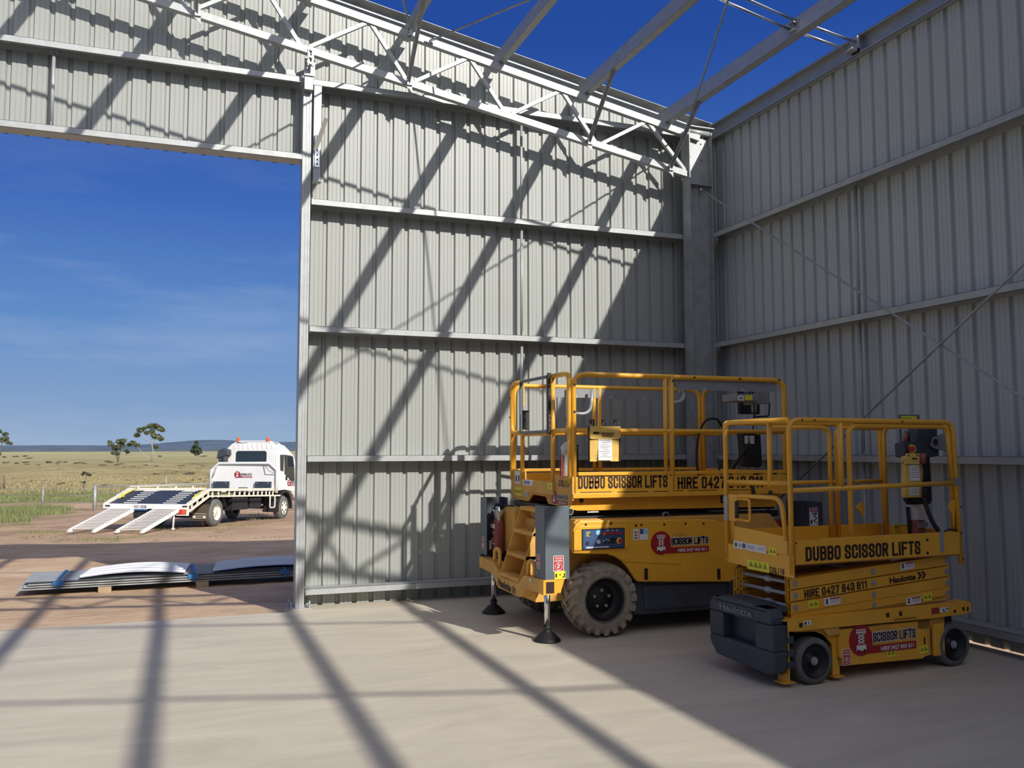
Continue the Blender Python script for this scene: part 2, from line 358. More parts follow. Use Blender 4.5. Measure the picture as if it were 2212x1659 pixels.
# raking barge channel along the top of the gable
m = M(); a, b = .236, -11
m.bar((a, .115, roof(a)+.216), (b, .115, roof(b)+.216), .19, .004); m.bar((a, .232, roof(a)+.17), (b, .232, roof(b)+.17), .004, .1)
o = m.build('barge_capping', GALD, wb)
# ---------------------------------------------------------------- steel: girts, purlins, columns, trusses
def girt(p, q, h, inward, open_down=True, w=.2):
    """C section laid flat: front lip plate of .066 with its top at h, web on top (or at the bottom)."""
    m = M(); P, Q = V(p), V(q); inn = V(inward)
    def pl(d0, d1, z0, z1):
        a = P+inn*d0; b = P+inn*d1; c = Q+inn*d1; e = Q+inn*d0
        m.add([(*a.xy, z0), (*b.xy, z0), (*c.xy, z0), (*e.xy, z0), (*a.xy, z1), (*b.xy, z1), (*c.xy, z1), (*e.xy, z1)],
              [(0,3,2,1),(4,5,6,7),(0,1,5,4),(1,2,6,5),(2,3,7,6),(3,0,4,7)])
    pl(0, .003, h-.066, h)
    if open_down:
        pl(0, w-.002, h-.003, h); pl(0, .016, h-.066, h-.063); pl(w-.005, w-.002, h-.066, h)
    else:
        pl(0, w-.002, h-.066, h-.063); pl(0, .016, h-.003, h); pl(w-.005, w-.002, h-.066, h)
    return m
hs_ = [.203, 1.585, 2.963, 4.336]; nm = ['lowest', 'second', 'third', 'fourth']
places = ['just above the concrete floor', 'passing behind the big lift', 'at mid height', 'below the roof truss']
for h, a, b in zip(hs_, nm, places):
    o = girt((-4.905, 0, 0), (.12 if h > 4 else -.02, 0, 0), h, (0, 1, 0)).build('wall_girt', GALV)
    tag(o, '%s galvanised girt of the sunlit back wall, %s' % (a, b), 'wall girt', 'girts of the back wall')
o = girt((-4.905, 0, 0), (-.02, 0, 0), 5.655, (0, 1, 0)).build('wall_girt', GALV)
tag(o, 'top galvanised girt of the back wall, crossing behind the truss right of the doorway', 'wall girt', 'girts of the back wall')
o = girt((-11.2, 0, 0), (-5.02, 0, 0), 5.662, (0, 1, 0)).build('wall_girt', GALV)
tag(o, 'galvanised girt across the sheeting above the doorway opening', 'wall girt', 'girts of the back wall')
o = girt((-11.2, 0, 0), (-5.012, 0, 0), 4.816, (0, 1, 0), False).build('door_header', GALV)
tag(o, 'galvanised header beam along the top of the open doorway', 'door header')
for h, a, b in zip(hs_, nm, ['at the foot, with daylight under it', 'with a warm patch of light on it', 'with black scuff marks', 'just under the top panels']):
    o = girt((0, .0, 0), (0, -15.7, 0), h, (1, 0, 0)).build('wall_girt', GALV)
    tag(o, '%s galvanised girt of the shaded right wall, %s' % (a, b), 'wall girt', 'girts of the right wall')
# eave purlin: C section open to the inside
m = M(); y0, y1 = .12, -15.7
m.box(.197, y1, 5.60, .2, y0, 5.80); m.box(.12, y1, 5.60, .2, y0, 5.603); m.box(.12, y1, 5.797, .2, y0, 5.80)
m.box(.12, y1, 5.60, .123, y0, 5.618); m.box(.12, y1, 5.782, .123, y0, 5.80)
tag(m.build('eave_purlin', GALV), 'galvanised eave purlin along the top of the right wall', 'purlin')
# roof purlins: C sections standing on the truss chords
PX = [-.64, -1.74, -2.83, -3.90, -5.0, -6.1, -7.2]
plb = ['second roof purlin from the right wall, carrying the pair of bridging rods', 'third roof purlin from the right wall, over the truss',
       'fourth roof purlin from the right wall, thick beam against blue sky', 'roof purlin crossing top centre, with the steep brace beside it']
for i, x in enumerate(PX):
    m = M(); z = roof(x)+.012; s = .191; t = -1.0/math.sqrt(1+s*s)
    def pb(u0, w0, u1, w1):       # section in (along slope to the right, up)
        c = math.cos(math.atan(s)); q = math.sin(math.atan(s)); f = lambda u, w: (x+u*c+w*q, z-u*q+w*c)
        pts = [f(u0, w0), f(u1, w0), f(u1, w1), f(u0, w1)]
        m.prism(pts, -15.7, .13, 'y')
    pb(0, 0, .003, .2); pb(0, 0, .075, .003); pb(0, .197, .075, .2); pb(.072, 0, .075, .02); pb(.072, .18, .075, .2)
    for yy in (-2.6, -5.2): m.disc((x-.004, yy, z+.1), (-1, 0, 0), .012, .01, 6)
    o = m.build('roof_purlin', GALV)
    tag(o, 'galvanised '+(plb[i] if i < 4 else '%s roof purlin left of the doorway post, above the frame' % ['first', 'second', 'third'][i-4]), 'purlin', 'roof purlins')
# bridging rods between purlins
def bridging(y, lab):
    t = thing('purlin_bridging', lab, 'bridging rod', (0, y, 5.7), 0, 'roof bridging')
    px = [.13]+[x+.08 for x in PX]
    for a, b in zip([.12]+PX, [x+.02 for x in PX]+[-8.2]):
        if b < -8: break
        m = M()
        for dy, dz in ((-.035, .125), (.035, .06)):
            m.tube([(a, dy, roof(a)+dz-5.7+.02), (b+.06, dy, roof(b)+dz-5.7+.02)], .014, 8)
        m.build('rod', CHR if y == -2.6 else GALV, t)
        m = M(); m.box(b-.01, -.06, roof(b)+.04-5.7, b+.0, .06, roof(b)+.17-5.7); m.box(b-.05, -.04, roof(b)+.05-5.7, b, .04, roof(b)+.075-5.7); m.box(b-.05, -.04, roof(b)+.13-5.7, b, .04, roof(b)+.15-5.7)
        m.build('bracket', GALD, t)
    m = M(); m.box(.02, -.05, 5.62-5.7, .13, .05, 5.65-5.7); m.box(.09, -.05, 5.62-5.7, .12, .05, 5.78-5.7); m.build('bracket', GALD, t)
bridging(-2.6, 'pair of shiny bridging rods crossing between the right hand purlins against the sky')
bridging(-5.2, 'second line of bridging rods above the view, casting a stepped shadow on the wall')
bridging(-10.35, 'third line of bridging rods behind the camera, casting the far floor shadow line')
bridging(-12.95, 'fourth line of bridging rods behind the camera, casting the near floor shadow line')
# bridging tubes between the girts of the walls
def vtube(x, y, z0, z1, lab, inn=(0, 0)):
    t = thing('girt_bridging', lab, 'bridging tube', (x, y, z0), 0, 'girt bridging tubes')
    m = M(); m.tube([(0, 0, .03), (0, 0, z1-z0-.07)], .017, 10); m.build('tube', GALV, t)
    m = M(); m.box(-.03, -.03, 0, .03, .03, .006); m.box(-.004, -.03, 0, .004, .03, .06); m.cyl((0, 0, .02), (0, 0, .05), .014, 8); m.build('lower_bracket', GALD, t)
    m = M(); m.box(-.03, -.03, z1-z0-.072, .03, .03, z1-z0-.066); m.cyl((0, 0, z1-z0-.1), (0, 0, z1-z0-.07), .014, 8); m.build('upper_bracket', GALD, t)
lv = ['lowest', 'second', 'third', 'top']
for i, (a, b) in enumerate(((.203, 1.585), (1.585, 2.963), (2.963, 4.336), (4.336, 5.655))):
    vtube(-2.455, .1, a, b, '%s bridging tube between the girts of the sunlit back wall' % lv[i])
    if i < 3: vtube(.1, -2.55, a, b, '%s bridging tube between the girts of the shaded right wall' % lv[i])
    if i < 3: vtube(.1, -5.1, a, b, '%s bridging tube of the right wall, beyond the edge of the frame' % lv[i])
vtube(-7.43, .1, 4.816, 5.662, 'short bridging tube between header and girt above the doorway')
def bolt(m, c, n_, r=.012, l=.014): m.disc(c, n_, r*1.5, .003, 10); m.disc(V(c)+V(n_)*.003, n_, r, l, 6)
# corner column: universal beam
def column(y, lab):
    t = thing('steel_column', lab, 'column', (-.165, y, 0), 0, 'main columns')
    m = M(); h = 5.55
    m.box(-.165, -.085, 0, -.153, .085, 5.0); m.box(.153, -.085, 0, .165, .085, h+.06); m.box(-.153, -.005, 0, .153, .005, h); m.build('beam', GALD, t)
    m = M(); m.box(-.175, -.1, 5.0, -.165, .1, 5.62); m.build('end_plate', GALV, t)
    m = M(); m.prism([(-.15, 5.58), (.09, 5.555), (.1, 5.35), (-.13, 4.98), (-.15, 4.98)], -.012, -.006, 'y')
    for q in ((-.11, 5.5), (.05, 5.48), (-.11, 5.3), (.05, 5.28)): bolt(m, (q[0], -.012, q[1]), (0, -1, 0), .009)
    m.build('cleat_plate', ALU, t)
    m = M(); m.box(-.153, -.085, 4.93, .153, .085, 4.942); m.box(-.165, -.09, 5.66, .2, .09, 5.672); m.cyl((-.16, -.04, 5.61), (.15, -.04, 5.60), .035, 12); m.build('stiffener', GALV, t)
    m = M(); m.box(-.2, -.12, 0, .2, .12, .02); [m.cyl((a, b, .02), (a, b, .07), .012, 8) for a in (-.18, .18) for b in (-.1, .1)]; m.build('base_plate', GALD, t)
    return t
column(-.105, 'tall galvanised steel beam column standing in the far corner')
column(-7.75, 'galvanised steel beam column further along the right wall, out of frame')
# truss
def truss(y, lab, full):
    t = thing('roof_truss', lab, 'truss', (0, y, 0), 0, 'roof trusses')
    bot = lambda x: 4.955+.181*abs(x)
    L = -8.4
    m = M(); m.bar((-.16, 0, roof(-.16)-.04), (L, 0, roof(L)-.04), .075, .078); m.build('top_chord', GALV, t)
    m = M(); m.bar((-.345, 0, bot(-.345)+.04), (L, 0, bot(L)+.04), .075, .075); m.build('bottom_chord', GALV, t)
    T = [-.90-1.146*i for i in range(7)]; B = [-.375]+[-1.555-1.156*i for i in range(6)]
    for i in range(6):
        for (a, sa), (b, sb) in (((B[i], -.04 if i else .02), (T[i], .03)), ((T[i], -.03), (B[i+1], .05))):
            m = M(); m.bar((a+sa, 0, (bot(a)+.075) if a in B else roof(a)-.075), (b+sb, 0, (bot(b)+.075) if b in B else roof(b)-.075), .04, .04, (0, 1, 0)); m.build('web', GALV, t)
    return t
truss(-.13, 'galvanised lattice truss running up along the top of the back wall', True)
truss(-7.75, 'second lattice truss overhead behind the view, seen by its shadow lines', False)
truss(-15.5, 'third lattice truss far behind the camera, out of frame', False)
for x, z0, lab in ((-.60, 5.075, 'nearest the corner column'), (-1.70, 5.27, 'second from the corner column'), (-3.89, 5.67, 'beside the top centre purlin'), (-6.1, 6.07, 'at top left')):
    t = thing('fly_brace', 'dark angle brace from truss chord to purlin, '+lab, 'brace', (x, -.19, z0), 0, 'fly braces')
    m = M(); L = V((0, -.68, roof(x)+.02-z0)); m.bar((0, 0, 0), L, .045, .004, (1, 0, 0)); m.bar((-.02, 0, 0), L+V((-.02, 0, 0)), .004, .045, (1, 0, 0)); m.build('angle', GALD, t)
    m = M(); bolt(m, (-.025, -.03, .03), (-1, 0, 0)); m.prism([(-.04, -.03), (.03, -.03), (.03, -.10), (0, -.06)], -.01, -.004, 'y'); m.box(-.03, -.03, -.02, .03, .02, .05); m.build('cleat', GALD, t)
def rod(p, q, lab, grp, r=.011):
    p, q = V(p), V(q); t = thing('brace_rod', lab, 'brace rod', p, 0, grp)
    m = M(); m.tube([(0, 0, 0), q-p], r, 8); m.build('rod', GALD, t)
    d = (q-p).normalized(); m = M(); m.tube([d*-.05, d*.10], r*1.5, 8); m.tube([d*-.035, d*-.01], r*2.4, 6); m.box(-.05, -.01, -.015, .05, .005, .015); m.build('fixing', CHR, t)
g = 'roof bracing rods'
rod((-.40, -.2, 5.56), (-3.6, -7.6, 6.20), 'thin roof bracing rod rising from the corner column top', g)
rod((-3.66, -.19, 6.20), (-.45, -7.6, 5.58), 'thin roof bracing rod running right from the middle of the truss', g)
rod((-3.86, -.19, 6.24), (-6.9, -7.6, 6.8), 'thin roof bracing rod running up and left from the middle of the truss', g)
g = 'wall bracing rods'
rod((-.15, -.09, 4.92), (-.15, -7.6, .04), 'thin rod crossing the right wall downward from the corner column', g)
rod((-.17, -.15, .20), (-.17, -7.6, 4.97), 'thin rod crossing the right wall upward from behind the scissor lifts', g)
# doorway post
t = thing('door_post', 'galvanised post at the right side of the doorway with bolted base plate', 'post', (-4.963, .09, 0))
m = M(); a, b = -.045, .045
m.prism([(a, -.09), (a+.02, -.09), (a+.022, -.084), (a+.036, -.084), (a+.038, -.09), (b-.038, -.09), (b-.036, -.084), (b-.022, -.084), (b-.02, -.09), (b, -.09), (b, .1), (a, .1)], .01, 5.53, 'z')
m.build('upright', GALV, t)
m = M(); m.box(-.05, -.185, 5.645, .06, -.17, 5.83); m.box(-.045, -.17, 5.5, .045, -.09, 5.75); m.build('top_plate', ALU, t)
m = M(); m.box(-.03, -.27, 5.72, -.005, -.25, 5.91); m.box(.012, -.27, 5.72, .037, -.25, 5.91)
for z in (5.74, 5.81, 5.89): bolt(m, (.004, -.255, z), (0, -1, 0), .016, .03)
m.build('truss_clamp', GALD, t)
m = M(); m.box(-.115, -.13, .0, .125, .11, .016)
for q in (-.09, .10):
    for w in (-.10, .085): m.cyl((q, w, .016), (q, w, .085), .008, 8); m.disc((q, w, .016), (0, 0, 1), .022, .016, 6)
m.build('base_plate', ALU, t)
t = thing('roller_door_bracket', 'short stained steel channel with slotted strut bolted beside the doorway post', 'bracket', (-4.86, 0, 4.52))
m = M(); m.box(-.045, -.04, 0, -.04, .05, 1.05); m.box(-.045, -.04, 0, .045, -.035, 1.05); m.box(.04, -.04, 0, .045, .05, 1.05); m.box(-.045, -.06, -.006, .05, .05, 0); m.build('channel', ALU, t)
m = M(); m.bar((-.02, -.05, .33), (.06, -.25, .62), .006, .045, (1, 0, 0)); m.bar((0, -.05, .15), (0, -.05, .5), .05, .006, (0, 1, 0))
m.build('slotted_strut', CHR, t)
m = M()
for i in range(6): m.disc((0, -.055, .18+i*.05), (0, -1, 0), .009, .004, 8)
m.build('bolt_row', BLK, t)
t = thing('lifting_lug', 'small dark lug plate on the girt left of the doorway post', 'lug', (-5.13, .03, 5.662))
m = M(); m.prism([(-.06, 0), (.05, 0), (.02, .07), (-.05, .07), (-.065, .05)], -.004, .004, 'y'); m.build('plate', GALD, t)
# ---------------------------------------------------------------- hills
def hill(name, y, x0, x1, hf, mt, step, d, k):
    m = M(); vs = []; N = int((x1-x0)/step)
    for i in range(N+1):
        x = x0+i*step; h = hf(x)
        vs += [(x, y-d, -1.2), (x, y-d*.25, -1.2+h*.7), (x, y, -1.2+h), (x, y+d, -1.2)]
    m.add(vs, [(4*i+j, 4*i+4+j, 4*i+5+j, 4*i+1+j) for i in range(N) for j in range(3)], True)
    o = m.build(name, mt); return struct(o)
nf = lambda x, s, o_: noise.noise(V((x*s, o_, 0)))
hill('hill_far', 3600, -4200, 2600, lambda x: 19+3*nf(x, .002, 1)+2.0*nf(x, .008, 2)+20*math.exp(-((x-80)/170)**2)+13*math.exp(-((x-440)/210)**2)+.8*nf(x, .03, 5), HIL, 20, 500, 0)
hill('hill_near', 1500, -1900, 1500, lambda x: 4.5+2.0*nf(x, .004, 7)+1.4*nf(x, .02, 3)+.8*nf(x, .09, 5), mat('hazed_hill_scrub', (.10, .13, .15), 1, sc=.03, amt=.3), 7, 60, 0)  # scrub colour blued to carry the distance haze
# ---------------------------------------------------------------- trees
def leaf_clump(m, c, r, n, s, fl=.75):
    for _ in range(n):
        d = V((random.gauss(0, 1), random.gauss(0, 1), random.gauss(0, fl))); d = d.normalized()*(random.random()**.4)*r; d.z *= fl
        p = V(c)+d; a = V((random.uniform(-1, 1), random.uniform(-1, 1), random.uniform(-1, 1))).normalized()*s; b = a.cross(V((random.uniform(-1, 1), random.uniform(-1, 1), random.uniform(-1, 1)))).normalized()*s*.6
        m.add([p-a, p+b, p+a, p-b], [(0, 1, 2, 3)])
def tree(loc, lab, limbs, clumps, leaf, bark, ls, n):
    t = thing('gum_tree', lab, 'tree', loc)
    m = M()
    for pts, r0, r1 in limbs:
        k = len(pts); m.tube(fillet(pts, .8, 3) if k > 2 else pts, r0, 7) if r0 == r1 else m.tube(pts, [r0+(r1-r0)*i/(k-1) for i in range(k)], 7)
    m.build('trunk', bark, t)
    m = M()
    for c, r in clumps: leaf_clump(m, c, r, n, ls)
    m.build('foliage', leaf, t)
tree((-13.05, 216.53, -1.15), 'tallest gum tree in the paddock with an open crown and pale leaning trunk', [([(0.22, 0, -0.11), (0.55, 0, 2.41), (0.11, 0, 4.59), (0.44, 0, 6.45), (0.87, 0, 7.87)], 0.186, 0.055), ([(0.11, 0, 4.37), (-1.31, 0, 5.47), (-2.41, 0, 6.45), (-2.73, 0, 7.33)], 0.087, 0.033), ([(0.11, 0, 0.22), (-0.55, 0, 0.87), (-1.64, 0, 1.64), (-2.41, 0, 2.95), (-3.61, 0, 4.05)], 0.098, 0.033), ([(0.44, 0, 4.05), (1.09, 0, 5.14), (1.53, 0, 6.23)], 0.066, 0.033), ([(0.33, 0, 6.23), (-0.33, 0, 7.55)], 0.055, 0.033)], [((-0.11, 0.09, 8.31), 0.87), ((0.87, -0.66, 8.42), 0.87), ((1.86, -0.58, 7.77), 0.77), ((2.52, 0.36, 7.44), 0.44), ((-2.41, 0.24, 7.44), 0.77), ((-1.53, -0.29, 7.87), 0.44), ((1.42, 0.75, 5.8), 0.87), ((0.66, -0.35, 6.12), 0.66), ((2.19, 0.2, 5.36), 0.55), ((-3.06, 0.6, 6.23), 0.66), ((-3.94, -0.5, 4.37), 0.66), ((-4.7, 0.1, 4.05), 0.44), ((-2.95, 0.39, 3.83), 0.55), ((1.09, 0.46, 3.39), 0.55), ((-0.98, -0.39, 6.78), 0.55), ((0.11, 0.01, 7.0), 0.66)], LEAF, BARK, 0.34, 230)
tree((-19.24, 203.38, -1.15), 'shorter bushy gum tree left of the tallest one', [([(0.0, 0, 0.0), (-0.2, 0, 1.43), (-0.81, 0, 2.75), (-1.22, 0, 3.77)], 0.143, 0.041), ([(0.0, 0, 0.41), (0.31, 0, 1.93), (0.41, 0, 3.46), (0.71, 0, 4.48)], 0.112, 0.041), ([(-0.31, 0, 0.92), (-0.51, 0, 2.14)], 0.071, 0.041)], [((-1.43, -0.54, 3.97), 0.61), ((-1.83, 0.1, 4.48), 0.36), ((0.2, 0.48, 4.58), 0.81), ((1.02, -0.55, 4.78), 0.61), ((-0.61, 0.7, 3.16), 0.71), ((-0.92, 0.11, 2.14), 0.51), ((0.2, -0.53, 3.36), 0.71), ((0.81, 0.19, 3.77), 0.51), ((-0.2, 0.05, 1.93), 0.41)], LEAF, BARKD, 0.28, 260)
tree((-0.36, 403.91, -1.15), 'dark round evergreen tree standing right of the pale gum tree', [([(0.0, 0, 0.0), (0.0, 0, 2.24), (0.2, 0, 4.07)], 0.326, 0.163)], [((0.0, -0.36, 4.88), 1.02), ((0.61, 0.13, 2.85), 1.63), ((-1.22, 0.65, 2.24), 1.22), ((0.41, 1.03, 1.22), 1.22), ((1.63, 0.42, 1.83), 1.02), ((-0.81, 0.7, 3.87), 0.81), ((0.2, -0.08, 6.11), 0.61)], LEAFD, BARKD, 0.50, 260)
tree((-89.96, 489.32, -1.15), 'gum tree cut by the left edge of the picture', [([(0.0, 0, 0.0), (-0.46, 0, 3.21), (0.46, 0, 6.64), (1.37, 0, 9.62)], 0.366, 0.114)], [((1.37, 1.25, 10.53), 1.37), ((0.0, 1.85, 7.79), 2.06), ((2.98, -1.02, 6.41), 1.14), ((-2.29, -1.71, 8.7), 2.06), ((1.83, 0.92, 8.24), 1.37), ((-1.37, 0.65, 11.91), 1.37), ((4.12, 0.27, 5.95), 0.8), ((-3.66, -0.7, 6.64), 1.83)], LEAF, BARKD, 0.50, 260)
tree((-33.28, 494.58, -1.15), 'small dark tree between the two gum trees', [([(0.0, 0, 0.0), (0.0, 0, 2.18)], 0.242, 0.145)], [((0.0, -0.67, 2.18), 1.09), ((0.73, 0.23, 1.45), 0.85)], LEAFD, BARKD, 0.40, 160)
tree((-12.60, 60.19, -1.15), 'spindly sapling with a flat tuft of leaves in the dry paddock', [([(0.0, 0, 0.0), (0.03, 0, 0.39), (0.1, 0, 0.79), (0.16, 0, 1.02)], 0.026, 0.016)], [((0.2, 0.02, 1.08), 0.13), ((0.0, -0.09, 1.18), 0.11), ((0.36, -0.03, 1.02), 0.11), ((-0.1, -0.03, 1.05), 0.08), ((0.03, -0.04, 0.49), 0.07)], SHRB, BARKD, 0.07, 120)

shrub_meshes = []
for v_ in range(4):
    m = M()
    for _ in range(5): leaf_clump(m, (random.uniform(-.9, .9), random.uniform(-.5, .5), random.uniform(.15, .45)), random.uniform(.35, .6), 45, .12, .6)
    me = bpy.data.meshes.new('low_shrub'); me.from_pydata(m.v, [], m.f); me.materials.append(SHRB); shrub_meshes.append(me)
for i, (x, y, s) in enumerate([(-37.1, 204.7, 0.46), (-33.1, 177.3, 0.4), (-29.6, 165.2, 0.37), (-33.1, 202.8, 0.59), (-31.9, 198.0, 0.45), (-28.6, 181.0, 0.41), (-31.5, 209.6, 0.47), (-26.0, 185.9, 0.42), (-25.9, 195.2, 0.44), (-24.3, 185.1, 0.42), (-19.4, 160.6, 0.37), (-18.8, 158.4, 0.37), (-20.3, 196.8, 0.45), (-17.2, 175.7, 0.41), (-14.6, 141.0, 0.33), (-13.2, 140.3, 0.33), (-12.1, 131.1, 0.31), (-11.6, 110.3, 0.26), (-8.9, 96.6, 0.33), (-5.2, 95.1, 0.45), (-7.9, 112.3, 0.27), (-7.1, 97.9, 0.24), (-6.3, 126.5, 0.31), (-6.6, 106.7, 0.26), (-3.9, 122.1, 0.3), (-4.1, 110.6, 0.27), (-3.4, 85.3, 0.22), (-4.4, 78.0, 0.2), (-22.5, 133.6, 0.31), (-20.6, 108.0, 0.25), (-22.4, 121.2, 0.28), (-24.7, 122.3, 0.28), (-22.7, 113.5, 0.26), (-24.7, 105.4, 0.24), (-15.7, 98.8, 0.23), (-28.5, 123.9, 0.28), (-28.1, 129.6, 0.29), (-17.4, 79.4, 0.19), (-18.5, 78.6, 0.19), (-15.3, 72.5, 0.18), (-15.3, 70.4, 0.17), (-11.6, 67.8, 0.17), (-14.0, 74.3, 0.18), (-10.7, 77.9, 0.19), (-5.5, 69.7, 0.18), (-4.2, 66.9, 0.17), (-15.6, 103.6, 0.25), (-16.9, 159.5, 0.37), (-5.9, 149.8, 0.36), (-2.8, 143.9, 0.35), (-11.9, 157.2, 0.37), (-37.2, 191.1, 0.43), (-40.5, 202.0, 0.45), (-14.4, 371.7, 0.85), (-29.8, 205.7, 0.46), (-5.2, 75.6, 0.19), (-7.5, 68.2, 0.17), (-11.9, 67.0, 0.17), (-25.5, 134.9, 0.31), (-22.2, 213.4, 0.49), (-10.1, 147.2, 0.35), (1.8, 362.7, 0.85), (-66.3, 354.0, 0.77), (-65.9, 375.6, 0.82), (-66.7, 400.8, 0.87), (-51.9, 310.0, 0.68)]):
    o = bpy.data.objects.new('low_shrub', shrub_meshes[i % 4]); COL.objects.link(o); o.location = (x, y, gz(y)-.02); o.scale = (s*1.6, s*1.5, s*1.15); o.rotation_euler = (0, 0, i*1.7)
    tag(o, 'low dark tussock scattered in the dry paddock', 'shrub', 'low shrubs of the paddock')

# grass blades: the green patch left of the track, weeds by the fence line and dry grass beyond
def blades(name, mt, pts, hh, w, lab):
    m = M()
    for x, y in pts:
        z = gz(y); a = random.uniform(0, 6.28); h = hh*random.uniform(.5, 1.3); dx, dy = math.cos(a)*w, math.sin(a)*w; lx, ly = random.uniform(-.3, .3)*h, random.uniform(-.3, .3)*h
        m.add([(x-dx, y-dy, z-.02), (x+dx, y+dy, z-.02), (x+lx, y+ly, z+h)], [(0, 1, 2)])
    tag(m.build(name, mt), lab, 'grass', kind='stuff')
P_ = []
while len(P_) < 26000:
    x = random.uniform(-26, -6.5); y = random.uniform(23, 37)
    e = -10.8+1.6*noise.noise(V((x*.3, y*.3, 0)))*2+(y-30)*.12
    if x < e and noise.noise(V((x*.8, y*.8, 5)))+random.random()*.5 > -.05: P_.append((x, y))
blades('green_grass', GRS, P_, .22, .02, 'patch of green grass left of the dirt track')
P_ = [(random.uniform(-30, 4), 44+abs(random.gauss(0, 6))) for _ in range(12000)]
blades('verge_grass', GRS, P_, .13, .03, 'green verge beyond the dirt track')
P_ = [(random.uniform(-46, 12), random.uniform(54, 120)) for _ in range(22000)]
blades('dry_grass', GRD, P_, .16, .05, 'dry golden grass of the paddock')
P_ = []
while len(P_) < 3500:
    cx, cy = random.uniform(-13, -3), random.uniform(11, 25)
    if noise.noise(V((cx*.7, cy*.5, 2))) > .28: P_ += [(cx+random.gauss(0, .25), cy+random.gauss(0, .12)) for _ in range(8)]
blades('sparse_weeds', GRS, P_, .05, .012, 'sparse weeds in the dirt around the truck')
# ---------------------------------------------------------------- fence and gate in the distance
g3 = lambda x, y: (x, y, gz(y)-.02)
t = thing('gate_post', 'grey steel gate post with a rail running right to the truck', 'gate', g3(-9.535,31.830), R(-20))
m = M(); m.cyl((0, 0, -.1), (0, 0, 1.10), .065, 12); m.disc((0, 0, 1.10), (0, 0, 1), .07, .02, 12); m.build('post', GALD, t)
m = M(); m.tube([(.05, 0, 1.04), (4.6, 2.0, 1.10)], .03, 8); m.build('rail', GALD, t)
m = M(); m.tube([(.05, 0, .95), (2.0, .85, .35)], .012, 6); [m.tube([(.05, 0, h), (4.6, 2.0, h)], .006, 4) for h in (.25, .5, .75)]; m.build('wire', GALD, t)
def post(px, lab, h, r, mt):
    t = thing('fence_post', lab, 'fence post', g3(*px)); m = M(); m.cyl((0, 0, -.1), (random.uniform(-.03, .03), 0, h), r, 8, r*.85); m.build('post', mt, t)
    m = M(); [m.tube([(-r, 0, h*k), (r, 0, h*k)], r*.4, 4) for k in (.5, .75, .92)]; m.build('staple', GALD, t)
post((-12.184,37.058), 'pale thin fence post standing in the green grass', 1.10, .04, GALD)
post((-18.062,63.201), 'dark wooden fence post at the far left of the paddock', 1.0, .07, BARKD)
post((-7.162,58.780), 'pale fence post seen above the truck deck', .9, .05, GALD)
t = thing('wire_fence', 'sagging plain wires of the paddock fence', 'fence', (0, 0, 0))
a, b, c = V(g3(-18.062,63.201)), V(g3(-12.184,37.058)), V(g3(-9.535,31.830))
for h in (.35, .65, .95):
    m = M(); m.tube([b+V((-26, 2, h)), b+V((0, 0, h)), c+V((0, 0, h))], .008, 4); m.build('wire', GALD, t)
# ---------------------------------------------------------------- bundle of roofing sheets on the dirt
gx = -7.95; ang = math.atan2(.10, 3.3)
t = thing('sheet_bundle', 'long strapped bundle of grey corrugated roofing sheets lying on the dirt', 'sheet bundle', (gx, 2.72, -.12), ang)
def corr(x0, x1, y0, y1, z, bulge, nb, amp=.022, tap=0):
    m = M(); nx = 24 if bulge else 2; prof = []
    for k in range(nb):
        w = (y1-y0)/nb; b = y0+k*w; prof += [(b, 0), (b+w*.55, 0), (b+w*.68, amp), (b+w*.85, amp)]
    prof.append((y1, 0)); vs = []
    for i in range(nx+1):
        u = i/nx; x = x0+(x1-x0)*u; h = bulge*math.sin(math.pi*u)**1.0
        for k, (yy, zz) in enumerate(prof): vs.append((x+tap*(yy-y0), yy, z+zz+h*(.55+.45*math.sin(math.pi*(yy-y0)/(y1-y0)))))
    n = len(prof); m.add(vs, [(i*n+k, i*n+k+1, (i+1)*n+k+1, (i+1)*n+k) for i in range(nx) for k in range(n-1)]); return m
for k in range(3):
    m = M(); m.box(.0+k*.05, .0, .075+k*.028, 7.6, .86, .09+k*.028)
    for q in range(5): m.box(.0+k*.05, .05+q*.165, .09+k*.028, 7.6, .10+q*.165, .103+k*.028)
    m.build('sheet', [CLAD, GRY][k == 2] if False else GALD, t)
m = corr(.06, 7.6, 0, .86, .165, 0, 5); o = m.build('top_sheet', mat('sheet_backing_grey', (.22, .24, .26), .45, amt=.08), t)
for x in (.42, 1.97, 3.12, 5.0):
    m = M(); m.box(x, -.012, .07, x+.03, -.002, .195); m.bar((x+.015, -.01, .195), (x+.035, .87, .195), .035, .004); m.box(x-.05, -.02, .12, x+.08, -.004, .17); m.build('strap', STR, t)
for x in (.95, 2.1, 4.2):
    g = thing('timber_block', 'timber block propping the sheet bundle off the dirt, %s' % ('left one' if x < 2 else 'middle one' if x < 3 else 'hidden behind the doorway post'), 'timber block', (gx+x*math.cos(ang), 2.72+x*math.sin(ang), -.15), ang)
    m = M(); m.box(-.075, -.02, 0, .075, .8, .10); m.build('block', TIM, g, .004)
for x0, x1, lab, mt in ((.65, 1.88, 'white bulging corrugated sheet lying on the bundle in the sun', mat('white_sheet', (.66, .67, .68), .28, amt=.03)), (2.22, 3.75, 'bulging corrugated sheet lying on the bundle nearer the doorway post', mat('white_sheet_shade_tint', (.50, .54, .60), .28, amt=.03))):  # second sheet's blue grey tint has the shade in its colour
    g = thing('loose_sheet', lab, 'roofing sheet', (gx, 2.72, -.12), ang)
    corr(x0, x1, .0, .84, .192, .075, 5, .02, .12).build('sheet', mt, g)
